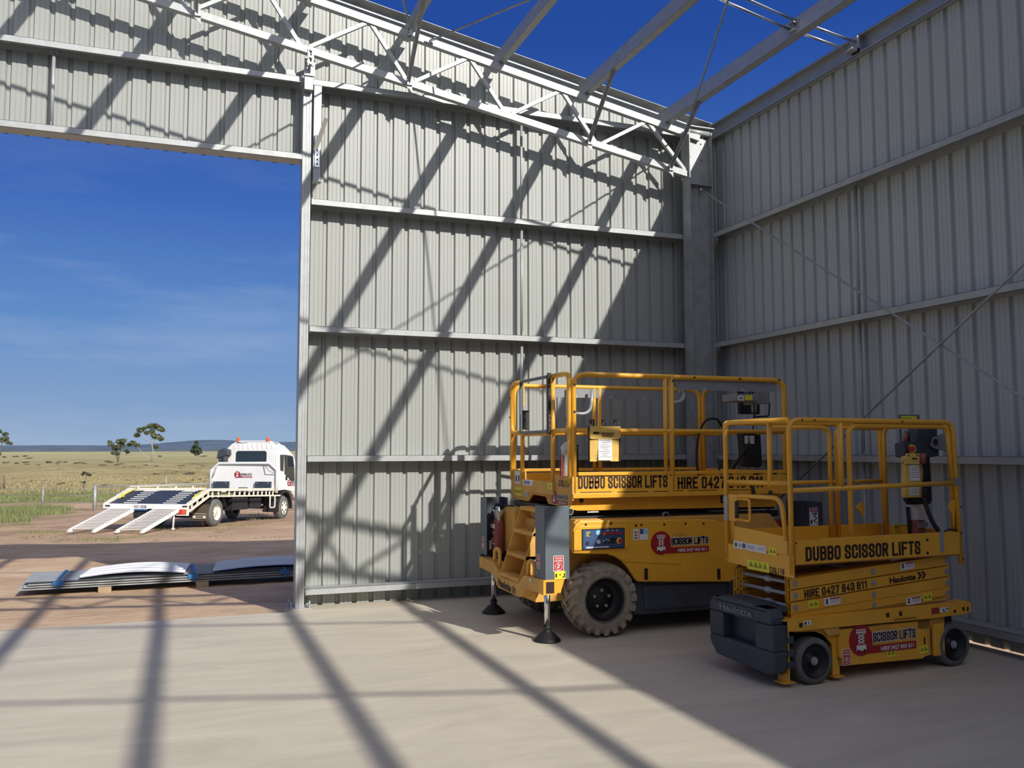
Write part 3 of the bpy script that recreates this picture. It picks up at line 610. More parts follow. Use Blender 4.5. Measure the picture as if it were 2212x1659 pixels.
# ---------------------------------------------------------------- truck (local: x forward, y left, z up; origin under the rear right wheel)
tk = thing('tray_truck', 'white beavertail truck parked on the dirt with ramps down', 'truck')
_a = [[0.50039, 0.86514, -0.03394], [-0.86563, 0.50068, 0.0], [0.01699, 0.02938, 0.99942], [-5.17651, 16.88809, -0.50095]]
mm = Matrix.Identity(4)
for i in range(4):
    for j in range(3): mm[j][i] = _a[i][j]
tk.matrix_world = mm
w = 2.15
def twheel(x, y0, y1, name, side):
    m = M(); r = .39; s_ = 1 if y1 > y0 else -1
    m.lathe([(.22, y0), (.34, y0), (r-.02, y0+s_*.03), (r, y0+s_*.06), (r, y1-s_*.06), (r-.02, y1-s_*.03), (.34, y1), (.22, y1)], (x, 0, r), 'y', 28)
    for k in range(28):
        a = k*2*math.pi/28; m.bar((x+math.cos(a)*r, y0+s_*.05, r+math.sin(a)*r), (x+math.cos(a+.06)*r, y1-s_*.05, r+math.sin(a+.06)*r), .035, .012, (math.cos(a), 0, math.sin(a)))
    o = m.build(name, TYG, tk)
    m = M(); m.lathe([(.235, y0-s_*.0), (.225, y0+s_*.01), (.20, y0+s_*.10), (.10, y0+s_*.12), (.09, y0+s_*.04), (.0, y0+s_*.04)] if side == 'dish' else [(.235, y0), (.22, y0+s_*.01), (.19, y0+s_*.02), (.12, y0+s_*.0), (.07, y0-s_*.02), (0, y0-s_*.02)], (x, 0, r), 'y', 24)
    for k in range(6):
        a = k*math.pi/3; m.disc((x+math.cos(a)*.10, y0+s_*(.05 if side == 'dish' else .0), r+math.sin(a)*.10), (0, -s_, 0), .018, .02, 6)
    m.build('rim', TCR, o)
    if side != 'dish':
        m = M()
        for k in range(6):
            a = k*math.pi/3+.5; m.disc((x+math.cos(a)*.155, y0-s_*.0, r+math.sin(a)*.155), (0, -s_, 0), .028, .012, 10)
        m.build('rim_hole', BLK, o)
twheel(.0, .0, .22, 'rear_wheel', 'dish'); twheel(.0, .26, .48, 'rear_wheel', 'dish')
twheel(.0, 2.15, 1.93, 'rear_wheel', 'dish'); twheel(0, 1.89, 1.67, 'rear_wheel', 'dish')
twheel(4.49, .0, .24, 'front_wheel', 'hub'); twheel(4.49, 1.95, 1.71, 'front_wheel', 'hub')
m = M()
for y in (.62, 1.42): m.box(-1.4, y-.04, .50, 5.2, y+.04, .68)
for x in (-1.2, -.3, .8, 1.9, 3.0): m.box(x, .62, .53, x+.08, 1.42, .64)
m.cyl((0, .1, .39), (0, 2.0, .39), .06, 10); m.cyl((4.49, .1, .39), (4.49, 1.9, .39), .05, 10); m.cyl((0, .85, .39), (0, 1.25, .39), .16, 14); m.cyl((.2, 1.02, .42), (3.0, 1.02, .6), .05, 10)
m.box(1.3, .22, .40, 2.3, .55, .78); m.box(2.5, .25, .42, 3.3, .6, .74); m.cyl((1.5, 1.5, .6), (2.4, 1.5, .6), .17, 14); m.box(3.7, .7, .55, 5.1, 1.4, 1.0)
m.build('chassis', TBK, tk)
# deck: flat part and beavertail
zf, zr, xb, xr = 1.02, .66, -.52, -1.62; y0, y1 = -.05, 2.42
m = M(); m.prism([(xr, zr-.03), (xb, zf-.04), (3.55, zf-.07), (3.55, zf-.13), (xb, zf-.10), (xr, zr-.09)], y0+.08, y1-.08, 'y'); m.build('deck', TDK, tk)
for yy, nm_ in ((y0, 'side_rail'), (y1-.08, 'side_rail')):
    m = M(); m.prism([(xr, zr-.06), (xb, zf-.03), (3.92, zf-.07), (3.92, zf+.01), (xb-.03, zf+.045), (xr, zr+.02)], yy, yy+.08, 'y')
    m.bar((xr+.05, yy+.04, zr-.20), (xb, yy+.04, zf-.17), .06, .045); m.bar((xb, yy+.04, zf-.17), (4.10, yy+.04, zf-.23), .06, .045)
    for i in range(4): x = xr+.2+i*.28; zz = zr+(x-xr)*(zf-zr)/(xb-xr); m.box(x, yy+.02, zz-.18, x+.035, yy+.06, zz-.02)
    for x in (-.35, -.02, .62, .95, 1.27, 1.58, 1.88, 2.18, 2.47, 2.76, 3.05, 3.3, 3.55): m.box(x, yy+.02, zf-.22, x+.035, yy+.06, zf-.03)
    for x in (.15, .28, 1.8, 1.93): m.box(x, yy-.012, zf-.07, x+.07, yy+.09, zf+.025)
    m.build(nm_, TCR, tk)
for yy in (.30, 1.45):
    for i in range(8):
        x = xr+.15+i*.15; k = min(1, (x-xr)/(xb-xr)); zz = zr+k*(zf-zr)-.02
        m = M(); m.bar((x, yy+.08, zz-.005), (x, yy+.48, zz-.005), .012, .02); m.build('grip_glint_bar', TWH if i % 1 == 0 else TDK, tk)  # thin white bars draw the wavy reflections on the dark deck
for yy in (2.2, .06):
    m = M(); m.tube([(xr+.35, yy, zr+.14), (xr+.7, yy+.02, zr+.27), (xr+1.15, yy, zf+.03)], .018, 6); m.bar((xr+.45, yy-.05, zr+.19), (xr+.58, yy+.05, zr+.23), .05, .04); m.build('load_binder', LIM, tk)
for x in (-.1, .9, 1.9, 2.9): m = M(); m.box(x, y1-.02, zf, x+.06, y1+.02, zf+.09); m.box(x-.03, y1-.02, zf+.07, x+.1, y1+.02, zf+.095); m.build('stake', TWH, tk)
m = M(); m.tube([(xb, y1-.02, zf+.085), (3.5, y1-.02, zf+.085)], .012, 6); m.build('rope_rail', TCR, tk)
m = M(); m.box(xr-.03, y0, zr-.13, xr+.02, y1, zr-.0); m.box(xr-.03, y0, zr-.30, xr+.02, .42, zr-.12)
m.build('rear_beam', TWH, tk)
m = M(); m.box(xr-.05, .0, zr-.26, xr-.028, .36, zr-.14); m.build('tail_lamp', LAMP, tk)
m = M(); m.box(xr-.052, .0, zr-.26, xr-.03, .11, zr-.14); m.build('amber_lamp', AMB, tk)
m = M(); m.box(xr-.05, 1.10, zr-.135, xr-.03, 1.52, zr-.02); m.m = 1; m.text('XO 15DB', (xr-.051, 1.50, zr-.11), NY, Z, .36, .07); m.m = 2; m.box(xr-.05, 1.12, zr-.17, xr-.028, 1.50, zr-.137); m.build('number_plate', [WHT, INK, STR], tk)
m = M(); m.box(xr+.02, .75, .28, xr+.3, 1.55, .50); m.box(xr+.1, .45, .20, xr+.14, .48, .5); m.build('tow_bar', TBK, tk)
m = M()
for yy in (y0+.03, y1-.21): m.box(xr-.035, yy, zr-.08, xr-.028, yy+.14, zr-.04)
m.build('marker_lamp', TBK, tk)
m = M(); m.tube([(-1.75, .30, .04), (-1.73, .30, .48)], .025, 8); m.disc((-1.75, .30, .0), (0, 0, 1), .045, .04, 8); m.build('support_leg', TWH, tk)
for a in (.22, 1.52):
    rp = thing('loading_ramp', 'white slatted loading ramp hooked to the truck tail, %s' % ('the nearer of the two' if a < 1 else 'the farther of the two'), 'ramp')
    rp.matrix_world = mm @ Matrix.Translation((-1.65, a, .50))
    L = V((-1.62, 0, -.50)); wd = .68
    for yy in (0, wd): m = M(); m.bar((0, yy, .0), L+V((0, yy, .035)), .04, .09); m.bar(L+V((0, yy, .035)), L+V((-.06, yy, .02)), .05, .05); m.build('side_beam', TWH, rp)
    for i in range(15):
        q = L*((i+.7)/15.6); m = M(); m.bar(q+V((0, .02, .045)), q+V((0, wd-.02, .045)), .062, .018, (0.3, 0, 1)); m.build('slat', TWH, rp)
    m = M(); m.bar((.03, .02, .02), (.03, wd-.02, .02), .04, .03); m.build('hook_bar', TWH, rp)
# mud guards
for yy in (-.02, 1.85):
    m = M(); pts = [(-.52+.0, .52)]+[(math.cos(a)*.5, .40+math.sin(a)*.5) for a in [R(165-i*15) for i in range(11)]]; 
    q = [(x, z) for x, z in pts]+[(x*.965, .4+(z-.4)*.965) for x, z in reversed(pts)]
    m.prism(q, yy, yy+.5, 'y'); m.build('mudguard', TBK, tk)
m = M(); m.prism([(-.54, .18), (-.52, .62), (-.50, .62), (-.52, .18)], -.03, .50, 'y'); m.build('mud_flap', TUN, tk)
m = M(); m.box(-.555, .0, .22, -.545, .46, .40); m.m = 1; m.box(-.562, .03, .245, -.553, .43, .255); m.box(-.562, .03, .365, -.553, .43, .375); m.box(-.562, .03, .30, -.553, .43, .31); m.disc((-.553, .08, .28), (-1, 0, 0), .04, .01, 12); m.disc((-.553, .38, .28), (-1, 0, 0), .04, .01, 12); m.build('flap_emblem', [TUN, TCR], tk)
m = M(); m.tube(fillet([(3.22, -.08, .82), (3.22, -.08, .42), (3.58, -.08, .42), (3.58, -.08, .82)], .07), .022, 8); m.build('step_hoop', TCR, tk)
# headboard with cut corners
hx = 3.58; q = [(-.12, .92), (2.14, .92), (2.12, 1.60), (1.86, 1.80), (.12, 1.80), (-.10, 1.60)]
m = M(); m.prism([(a, b) for a, b in q], hx, hx+.03, 'x'); o = m.build('headboard', TWH, tk)
m = M(); pts = [(hx-.03, a, b) for a, b in [(-.14, .88), (-.13, 1.61), (.12, 1.83), (1.88, 1.83), (2.14, 1.61), (2.16, .88)]]; m.tube(pts, .045, 6); m.build('frame_tube', TWH, tk)
for yy in (.05, 1.50): m = M(); m.box(hx-.10, yy, 1.01, hx-.0, yy+.52, 1.24); m.m = 1; [m.disc((hx-.10, yy+q, 1.20), (-1, 0, 0), .02, .008, 8) for q in (.08, .44)]; m.build('tool_box', [TDK, GALD], tk)
m = M(); m.tube([(hx-.05, 1.95, 1.70), (hx-.12, 2.0, 1.45), (hx-.05, 2.1, 1.35)], .014, 6); m.tube([(hx-.05, .3, 1.78), (hx-.16, .1, 1.60), (hx-.05, -.08, 1.50)], .014, 6); m.build('tie_hook', GALD, tk)
m = M(); m.box(hx-.05, .86, 1.0, hx, 1.16, 1.05); m.build('winch_hook', TBK, tk)
def logo(m, o, x, u, W_, white=0, red=1, black=2, yel=3, t=.002, dub=True):
    """round badge with a little scissor lift and the hire company's name; W_ is its whole width"""
    o, x, u = V(o), V(x), V(u); nn = x.cross(u); r = W_*.175; c = o+x*r
    P = lambda a, b, k=1: o+x*(a*W_)+u*(b*W_)+nn*t*k
    m.m = red; m.cyl(c, c+nn*t, r, 28); m.flat(P(.58, -.115), x, u, W_*.84, W_*.085, t*.8)
    m.m = white; cx = .175
    m.flat(P(cx, .115), x, u, W_*.14, W_*.012, t); m.flat(P(cx, .085), x, u, W_*.14, W_*.02, t)
    for k in (-.06, -.02, .02, .06): m.flat(P(cx+k, .1), x, u, W_*.009, W_*.04, t)
    for k in (0, 1, 2):
        z0, z1 = .065-k*.035, .03-k*.035
        for sg in (1, -1):
            a, b = P(cx-.045*sg, z0), P(cx+.045*sg, z1); d = (b-a); m.flat((a+b)/2, d, nn.cross(d), d.length, W_*.012, t*1.1)
    m.flat(P(cx, -.085), x, u, W_*.14, W_*.06, t)
    m.m = black; [m.disc(P(cx+k, -.115), nn, W_*.017, t*1.2, 10) for k in (-.045, .045)]
    m.m = white; m.block('SCISSOR LIFTS', P(.345, -.035, 1.5), x, u, W_*.645, W_*.105, t, .34); m.text('HIRE 0427 843 811', P(.46, -.143, 1.5), x, u, W_*.50, W_*.05, t)
    m.m = black; m.block('SCISSOR LIFTS', P(.345, -.035, 2.0), x, u, W_*.645, W_*.105, t*1.4)
    if dub: m.m = yel; m.text('DUBBO', P(.37, .10, 1.0), x, u, W_*.24, W_*.05, t)
LM = [WHT, MAR, INK, YEL2]
m = M(); logo(m, (hx-.003, 1.35, 1.46), NY, Z, .62, dub=False); m.build('company_badge', LM, tk)
# cab
cx0, cx1, ca, cb = 3.92, 5.55, .0, 1.88
m = M()
def ring(x, ins, z0, z1, zt):
    return [(x, ca+ins, z0), (x, ca, z0+.1), (x, ca+.02, z1), (x, ca+.05, zt-.19), (x, ca+.26, zt), (x, cb-.26, zt), (x, cb-.05, zt-.19), (x, cb-.02, z1), (x, cb, z0+.1), (x, cb-ins, z0)]
rs = [ring(cx0, .05, .98, 1.75, 2.47), ring(cx0+.10, .02, .96, 1.75, 2.50), ring(4.9, .02, .96, 1.75, 2.46), ring(5.25, .03, .80, 1.72, 2.30), ring(cx1, .08, .62, 1.60, 1.72), ring(cx1+.03, .12, .60, 1.0, 1.1)]
n = 10; vs = [v for r_ in rs for v in r_]; m.add(vs, [(i*n+j, i*n+(j+1) % n, (i+1)*n+(j+1) % n, (i+1)*n+j) for i in range(5) for j in range(n)]+[tuple(range(n)), tuple(range(6*n-1, 5*n-1, -1))])
for i in range(9): m.box(cx0-.012, .20+i*.165, 2.31, cx0+.04, .26+i*.165, 2.45)
for i in range(4): m.box(cx0-.01, .06+i*.075, 1.75, cx0+.02, .10+i*.075, 2.12)
m.build('cab', TWH, tk, .012)
m = M(); m.prism([(a, b) for a, b in [(.46, 1.80), (1.43, 1.80), (1.48, 1.85), (1.48, 2.18), (1.43, 2.24), (.46, 2.24), (.41, 2.18), (.41, 1.85)]], cx0-.016, cx0+.01, 'x'); m.build('rear_window', TGL, tk)
m = M(); m.prism([(4.12, 1.62), (4.32, 1.58), (4.34, 2.12), (4.12, 2.12)], ca-.012, ca+.03, 'y'); m.build('quarter_window', TGL, tk)
m = M(); m.prism([(4.45, 1.50), (4.95, 1.25), (5.25, 1.25), (5.20, 1.70), (5.05, 2.08), (4.45, 2.12)], ca-.012, ca+.02, 'y'); m.build('door_window', TGL, tk)
m = M(); m.prism([(4.40, 1.02), (5.25, .95), (5.3, 1.25), (5.18, 1.75), (5.05, 2.16), (4.40, 2.18), (4.40, 2.13), (5.03, 2.11), (5.2, 1.7), (5.24, 1.25), (4.42, 1.45)], ca-.008, ca+.01, 'y'); m.box(4.52, ca-.02, 1.27, 4.62, ca, 1.42)
m.build('door_trim', TWH, tk); m = M(); m.box(4.50, ca-.03, 1.29, 4.62, ca-.015, 1.42); m.build('door_handle', TBK, tk)
m = M(); logo(m, (4.66, ca-.02, 1.20), X, Z, .62, dub=False); m.build('company_badge', LM, tk)
m = M(); pts = [(4.49+math.cos(a)*.56, .36+math.sin(a)*.60) for a in [R(190-i*16) for i in range(13)]]; m.prism(pts+[(4.49+(x-4.49)*.9, .36+(z-.36)*.88) for x, z in reversed(pts)], -.04, .5, 'y'); m.build('wheel_arch', TBK, tk)
m = M(); m.prism([(3.95, .95), (4.45, .98), (5.3, .9), (5.5, .6), (5.55, 1.0), (3.95, 1.10)], -.01, .05, 'y'); m.build('arch_panel', TWH, tk)
m = M(); m.tube(fillet([(3.98, .22, 2.40), (3.98, .40, 2.56), (3.98, 1.50, 2.56), (3.98, 1.70, 2.40)], .05), .022, 8); m.tube(fillet([(4.7, .2, 2.40), (4.7, .40, 2.54), (4.7, 1.50, 2.54), (4.7, 1.7, 2.40)], .05), .022, 8)
[m.tube([(3.98, y, 2.56), (4.7, y, 2.54)], .018, 6) for y in (.42, 1.5)]; m.build('roof_rack', TWH, tk)
for y in (.42, 1.46): m = M(); m.lathe([(.07, 2.55), (.07, 2.58), (.055, 2.59), (.055, 2.67), (.045, 2.69), (0, 2.695)], (4.0, y, 0), 'z', 14); m.build('beacon', AMB, tk)
m = M(); m.cyl((3.74, 1.78, 1.75), (3.74, 1.78, 2.28), .10, 14); m.cyl((3.74, 1.92, 1.75), (3.74, 1.92, 2.2), .07, 14); m.prism([(1.62, 2.10), (2.02, 1.98), (1.98, 2.24), (1.80, 2.32), (1.64, 2.28)], 3.62, 3.88, 'x'); m.build('air_intake', DGR, tk, .02)
m = M(); m.tube([(5.2, -.02, 2.2), (5.35, -.20, 2.25), (5.35, -.2, 1.8)], .015, 6); m.box(5.3, -.30, 1.75, 5.38, -.12, 2.1); m.build('mirror', TBK, tk)
# ---------------------------------------------------------------- large scissor lift (local: x along, y away from the view, z up)
L1 = thing('scissor_lift', 'larger yellow rough terrain scissor lift with treaded tyres and outriggers, parked before the corner', 'scissor lift', (-2.93, -2.36, 0))
WL, WD = 2.33, 1.54
def danger_red(m, o, x, u, w, h, t=.002):
    """red 'crush hazard' label"""
    o, x, u = V(o), V(x), V(u); nn = x.cross(u)
    m.m = 0; m.flat(o, x, u, w*1.12, h*1.08, t); m.m = 1; m.flat(o, x, u, w, h, t*1.4)
    m.m = 0; m.text('CRUSH', o-x*w*.40+u*h*.30, x, u, w*.8, h*.13, t*1.8); m.text('HAZARD', o-x*w*.42+u*h*.12, x, u, w*.84, h*.13, t*1.8)
    c = o-u*h*.22; pts = [c+(x*math.cos(a)+u*math.sin(a))*w*.36+nn*t*1.8 for a in [i*math.pi/8 for i in range(16)]]; m.tube(pts, w*.035, 4, True, False)
    for a, l, b in ((.9, .2, .07), (1.3, .24, .03), (1.7, .24, -.02), (2.1, .2, -.07), (2.8, .16, -.12)):
        d = x*math.cos(a)+u*math.sin(a); m.flat(c+d*w*l*.5+x*w*b*.3+nn*t*.6, nn.cross(d)*-1, d, w*.07, w*l, t*1.6)
    m.flat(c-u*w*.06, x, u, w*.26, w*.2, t*1.8); m.m = 1; d = (x*.7-u*.7); m.flat(c, d, nn.cross(d), w*.7, w*.05, t*2.2)
def lines_label(m, o, x, u, w, h, n=4, top=None, t=.002):
    o, x, u = V(o), V(x), V(u); m.m = 0; m.flat(o, x, u, w, h, t); m.m = 1
    if top: m.m = top; m.flat(o+u*h*.36, x, u, w*.92, h*.2, t*1.4); m.m = 1
    for i in range(n): m.flat(o+u*h*(.18-.5*i/max(1, n)), x, u, w*(.78-.1*(i % 2)), h*.035, t*1.4)
def picto_label(m, o, x, u, w, h, k=2, t=.002):
    """yellow warning label with small black pictograms"""
    o, x, u = V(o), V(x), V(u); nn = x.cross(u); m.m = 0; m.flat(o, x, u, w, h, t); m.m = 1
    for i in range(k):
        c = o+x*w*((i+.5)/k-.5)*.86; s = min(h*.32, w/k*.38)
        for a in (0, 2.094, 4.188):
            p = c+(x*math.sin(a)+u*math.cos(a))*s; q = c+(x*math.sin(a+2.094)+u*math.cos(a+2.094))*s; d = q-p; m.flat((p+q)/2, d, nn.cross(d), d.length, s*.16, t*1.5)
        m.flat(c-u*s*.05, x, u, s*.22, s*.7, t*1.5); m.flat(c+x*s*.5+u*s*.1, (x+u*.6), nn.cross(x+u*.6), s*.6, s*.14, t*1.5)
def hand_label(m, o, x, u, w, h, t=.002):
    o, x, u = V(o), V(x), V(u); nn = x.cross(u); m.m = 0; m.flat(o, x, u, w, h, t); m.m = 2; m.flat(o+x*w*.17+u*h*.33, x, u, w*.6, h*.17, t*1.4)
    m.m = 1; c = o-x*w*.33
    for a in (-.5, -.15, .2, .6): d = u*math.cos(a)+x*math.sin(a); m.flat(c+d*h*.13, nn.cross(d)*-1, d, h*.08, h*.5, t*1.4)
    m.flat(c-u*h*.14, x, u, h*.32, h*.28, t*1.5)
    for i in range(3): m.flat(o+x*w*.17+u*h*(.1-.15*i), x, u, w*.5, h*.03, t*1.4)
LB = [WHT, INK, MAR, BLU]
# wheels
def lwheel(x, y, s_, nm_):
    r = .325; m = M(); w = .27
    m.lathe([(.19, 0), (.26, -.005*s_), (.295, .02*s_), (.305, .05*s_), (.305, (w-.05)*s_), (.295, (w-.02)*s_), (.26, (w+.005)*s_), (.19, w*s_)], (x, y, r), 'y', 36)
    N = 20
    for k in range(N):
        for h in (0, 1):
            a0 = (k+(.5 if h else 0))*2*math.pi/N; st = []
            for q, (t_, yy) in enumerate(((0, -.012), (.30, .085), (.42, .150))):
                a = a0+t_*.75; yv = y+s_*(yy if not h else w-yy)
                st.append((a, yv))
            for (a, ya), (b, yb) in zip(st, st[1:]):
                wd = .047 if ya in (st[0][1],) else .042
                r0, r1 = .285 if ya == st[0][1] else .30, r
                def pt(an, yv, rr, da): return (x+math.cos(an+da)*rr, yv, r+math.sin(an+da)*rr)
                da = wd/2/r*1.25
                ro_a = r-.018 if ya == st[0][1] else r
                vs = [pt(a, ya, r0-.03, -da), pt(a, ya, r0-.03, da), pt(a, ya, ro_a, da*.8), pt(a, ya, ro_a, -da*.8), pt(b, yb, r0-.03, -da), pt(b, yb, r0-.03, da), pt(b, yb, r, da*.8), pt(b, yb, r, -da*.8)]
                m.add(vs, [(0, 1, 2, 3), (7, 6, 5, 4), (0, 4, 5, 1), (1, 5, 6, 2), (2, 6, 7, 3), (3, 7, 4, 0)])
    o = m.build(nm_, TYR, L1)
    m = M(); m.lathe([(.20, -.004*s_), (.19, .004*s_), (.175, .03*s_), (.165, .10*s_), (.12, .115*s_), (.10, .09*s_), (.0, .085*s_)], (x, y, r), 'y', 28); m.lathe([(.20, -.002*s_), (.205, .01*s_), (.2, .02*s_)], (x, y, r), 'y', 28)
    m.m = 1
    for k in range(5):
        a = k*2*math.pi/5+.3; m.disc((x+math.cos(a)*.075, y+.088*s_, r+math.sin(a)*.075), (0, -s_, 0), .014, .02, 6)
    m.build('rim', [BLK, ALU], o)
lwheel(.31, .0, 1, 'wheel'); lwheel(2.02, .0, 1, 'wheel'); lwheel(.31, 1.56, -1, 'wheel'); lwheel(2.02, 1.56, -1, 'wheel')
m = M(); m.cyl((.31, .2, .325), (.31, 1.36, .325), .05, 12); m.cyl((2.02, .2, .325), (2.02, 1.36, .325), .05, 12); m.box(.2, .5, .28, .42, 1.05, .42); m.build('axle', TBK, L1)
# chassis
m = M(); m.box(.02, .28, .40, 2.35, 1.26, .96); m.build('chassis_frame', YEL2, L1, .006)
def hood(y0, s_, nm_):
    m = M(); q = [(0.002,0.742), (0.003,0.942), (0.025,0.993), (0.070,1.024), (0.609,1.020), (0.618,1.016), (1.277,1.005), (1.426,0.993), (1.577,0.954), (1.708,0.898), (2.03, .80), (1.680,0.547), (1.636,0.434), (1.605,0.415), (0.639,0.466), (0.606,0.492), (0.534,0.597), (0.483,0.653), (0.415,0.696), (0.333,0.724)]
    return q, m
q, m = hood(0, 1, 'x'); m.prism(q, -.005, .045, 'y'); o1 = m.build('side_hood', YEL, L1, .012)
m = M(); m.prism(q, 1.50, 1.55, 'y'); m.build('side_hood', YEL, L1, .012)
m = M(); a = q[:]; m.prism([(.03, .76), (.03, 1.0), (.05, 1.03), (2.1, 1.03), (2.3, .8), (2.3, .6), (1.9, .6), (1.4, .62), (.7, .76)], .045, .30, 'y'); m.prism([(.03, .76), (.03, 1.0), (.05, 1.03), (2.1, 1.03), (2.3, .8), (2.3, .6), (.7, .76)], 1.25, 1.50, 'y'); m.build('hood_top', YEL2, L1, .01)
m = M(); m.prism([(0.003,0.926), (0.056,0.980), (0.520,0.978), (0.547,0.952), (0.545,0.785), (0.517,0.761), (0.002,0.766)], -.018, -.005, 'y'); o = m.build('panel_surround', YEL, L1, .008)
px0, pz1 = 0.087,0.943; px1, pz0 = 0.485,0.779
m = M(); m.box(px0-.01, -.022, pz0-.008, px1+.01, -.018, pz1+.008); m.m = 1; m.box(px0, -.026, pz0, px1, -.02, pz1)
m.m = 5; m.flat(((px0+px1)/2-.06, -.026, pz0+.012), X, Z, .22, .012); m.text('Haulotte', (px0+.10, -.028, pz0+.007), X, Z, .07, .011)
m.m = 6
for i in range(3):
    for j in range(3): m.flat((px0+.035+i*.014, -.026, pz1-.02-j*.015), X, Z, .010, .008)
m.m = 7; m.disc((px0+.145, -.026, pz1-.025), (0, -1, 0), .022, .003, 14); m.m = 5; m.disc((px0+.145, -.029, pz0+.06), (0, -1, 0), .02, .006, 6); [m.disc((px0+.20+i*.025, -.026, pz0+.065+(i % 2)*.012), (0, -1, 0), .007, .005, 8) for i in range(3)]
m.m = 0
for i in range(3): m.cyl((px0+.21+i*.04, -.026, pz0+.05), (px0+.21+i*.04, -.05, pz0+.06), .009, 8)
m.disc((px0+.04, -.026, pz0+.05), (0, -1, 0), .017, .004, 12); m.disc((px0+.29, -.026, pz0+.068), (0, -1, 0), .026, .008, 16); m.disc((px0+.065, -.026, pz1-.04), (0, -1, 0), .009, .004, 8)
m.m = 3
for i in range(4): m.disc((px0+.235+i*.042, -.026, pz1-.035), (0, -1, 0), .013, .016, 12)
m.m = 8; m.disc((px0+.193, -.026, pz1-.035), (0, -1, 0), .015, .016, 12)
m.m = 4; m.disc((px1-.045, -.026, pz0+.06), (0, -1, 0), .028, .004, 18); m.m = 3; m.cyl((px1-.04, -.03, pz0+.06), (px1-.04, -.05, pz0+.06), .02, 16)
m.m = 5; [m.flat((px0+.24+i*.045, -.026, pz1-.01), X, Z, .016, .008) for i in range(3)]
m.build('control_panel', [BLK, BLU, INK, RED, LIM, WHT, LIM, CYA, AMB], L1)
m = M(); m.m = 0; lx, lz = 0.579,0.877; m.flat((lx+.035, -.006, lz+.01), X, Z, .05, .10); m.flat((lx+.115, -.006, lz+.01), X, Z, .085, .10); m.m = 1; m.flat((lx+.095, -.008, lz+.035), X, Z, .035, .045); m.m = 3; m.flat((lx+.135, -.008, lz+.035), X, Z, .035, .045); m.m = 1; [m.flat((lx+.035, -.008, lz-.02+i*.025), X, Z, .03, .01) for i in range(3)]; m.build('instruction_label', [WHT, BLU, RED, CYA], L1)
m = M(); lx, lz = 0.765,0.801; logo(m, (lx, -.006, lz), X, Z, .605); m.build('company_badge', LM, L1)
m = M()
for a, b in ((0.715,0.531), (1.476,0.493)): m.box(a-.018, -.007, b-.05, a+.018, -.004, b+.05)
for a, b in ((0.123,0.990), (0.368,0.991), (0.617,0.967), (0.674,0.969), (0.906,0.966), (1.129,0.968), (1.321,0.962)): m.disc((a, -.005, b), (0, -1, 0), .011, .004, 8)
m.build('hood_slot', INK, L1)
m = M(); m.prism([(0.670,0.702), (1.074,0.626), (1.064,0.601), (0.506,0.651), (0.415,0.700)], -.012, -.004, 'y'); m.build('hood_crease', YEL, L1, .004)
m = M(); m.box(.62, .06, .16, 1.72, 1.46, .46); m.box(.72, .04, .20, 1.6, .3, .42); m.build('lower_tank', DGR, L1, .02)
# front hood seen left of the guard box
m = M(); m.box(-.10, .22, .55, .05, 1.34, 1.0); m.build('front_hood', YEL2, L1, .03)
m = M(); m.prism([(1.10, .62), (1.50, .62), (1.56, .68), (1.57, .92), (1.52, 1.02), (1.36, 1.07), (1.10, 1.07)], -.14, .02, 'x'); m.build('engine_cover', YEL2, L1, .02)
m = M(); m.tube([(-.145, 1.565, .64), (-.145, 1.575, .92), (-.145, 1.525, 1.03), (-.145, 1.36, 1.085), (-.145, 1.1, 1.09)], .008, 6); m.build('cover_seal', TBK, L1)
# bumper beam with the maker's name
q = [(1.509,0.565), (1.095,0.562), (0.855,0.448), (0.400,0.451), (0.262,0.539), (-0.207,0.559), (-0.186,0.437), (0.196,0.432), (0.378,0.332), (0.934,0.335), (1.108,0.445), (1.501,0.459)]
m = M(); m.prism(q, -.36, -.25, 'x'); m.build('bumper_beam', YEL2, L1, .004)
m = M(); yb, zb = -0.187,0.495; m.prism([(-.365, zb-.058), (-.245, zb-.058), (-.245, zb+.06), (-.365, zb+.06)], yb-.02, yb+.06, 'y'); m.m = 1; m.box(-.34, yb-.024, zb-.045, -.268, yb-.019, zb+.048); m.build('beam_end', [YEL, INK], L1)
m = M(); m.prism([(-.25, zb-.05), (-.25, zb+.06), (-.165, zb+.06), (-.20, zb-.05)], yb, yb+.02, 'y'); m.build('beam_gusset', YEL, L1); m = M(); m.box(-.25, .25, .30, .05, 1.3, .38); m.build('beam_mount', YEL2, L1)
m = M(); ya, za = 0.927,0.369; yb, zb = 0.579,0.355; d = V((0, yb-ya, zb-za)); u_ = V((-1, 0, 0)).cross(d.normalized())
m.text('Haulotte', (-.362, ya, za-.012), d, u_, d.length*1.0, .07); e = V((-.362, yb, zb-.008))+d.normalized()*.025
for k in (0, 1):
    b_ = e+d.normalized()*(.045*k); D = d.normalized()
    m.add([b_, b_+D*.025, b_+D*.05+u_*.03, b_+D*.025+u_*.03], [(0, 1, 2, 3)]); m.add([b_+u_*.06, b_+D*.025+u_*.06, b_+D*.05+u_*.03, b_+D*.025+u_*.03], [(0, 1, 2, 3)])
m.build('lettering', INK, L1)
for y_, z_ in ((1.042,0.595), (0.148,0.581)):
    m = M(); pts = fillet([(-.33, y_+.075, z_-.055), (-.33, y_+.075, z_+.095), (-.33, y_-.075, z_+.095), (-.33, y_-.075, z_-.055)], .07, 6); m.tube(pts, .018, 10); m.build('lifting_ring', YEL2, L1)
m = M(); a_, b_ = 0.094,0.521; m.flat((-.362, a_, b_), NY, Z, .035, .035); m.build('small_label', WHT, L1)
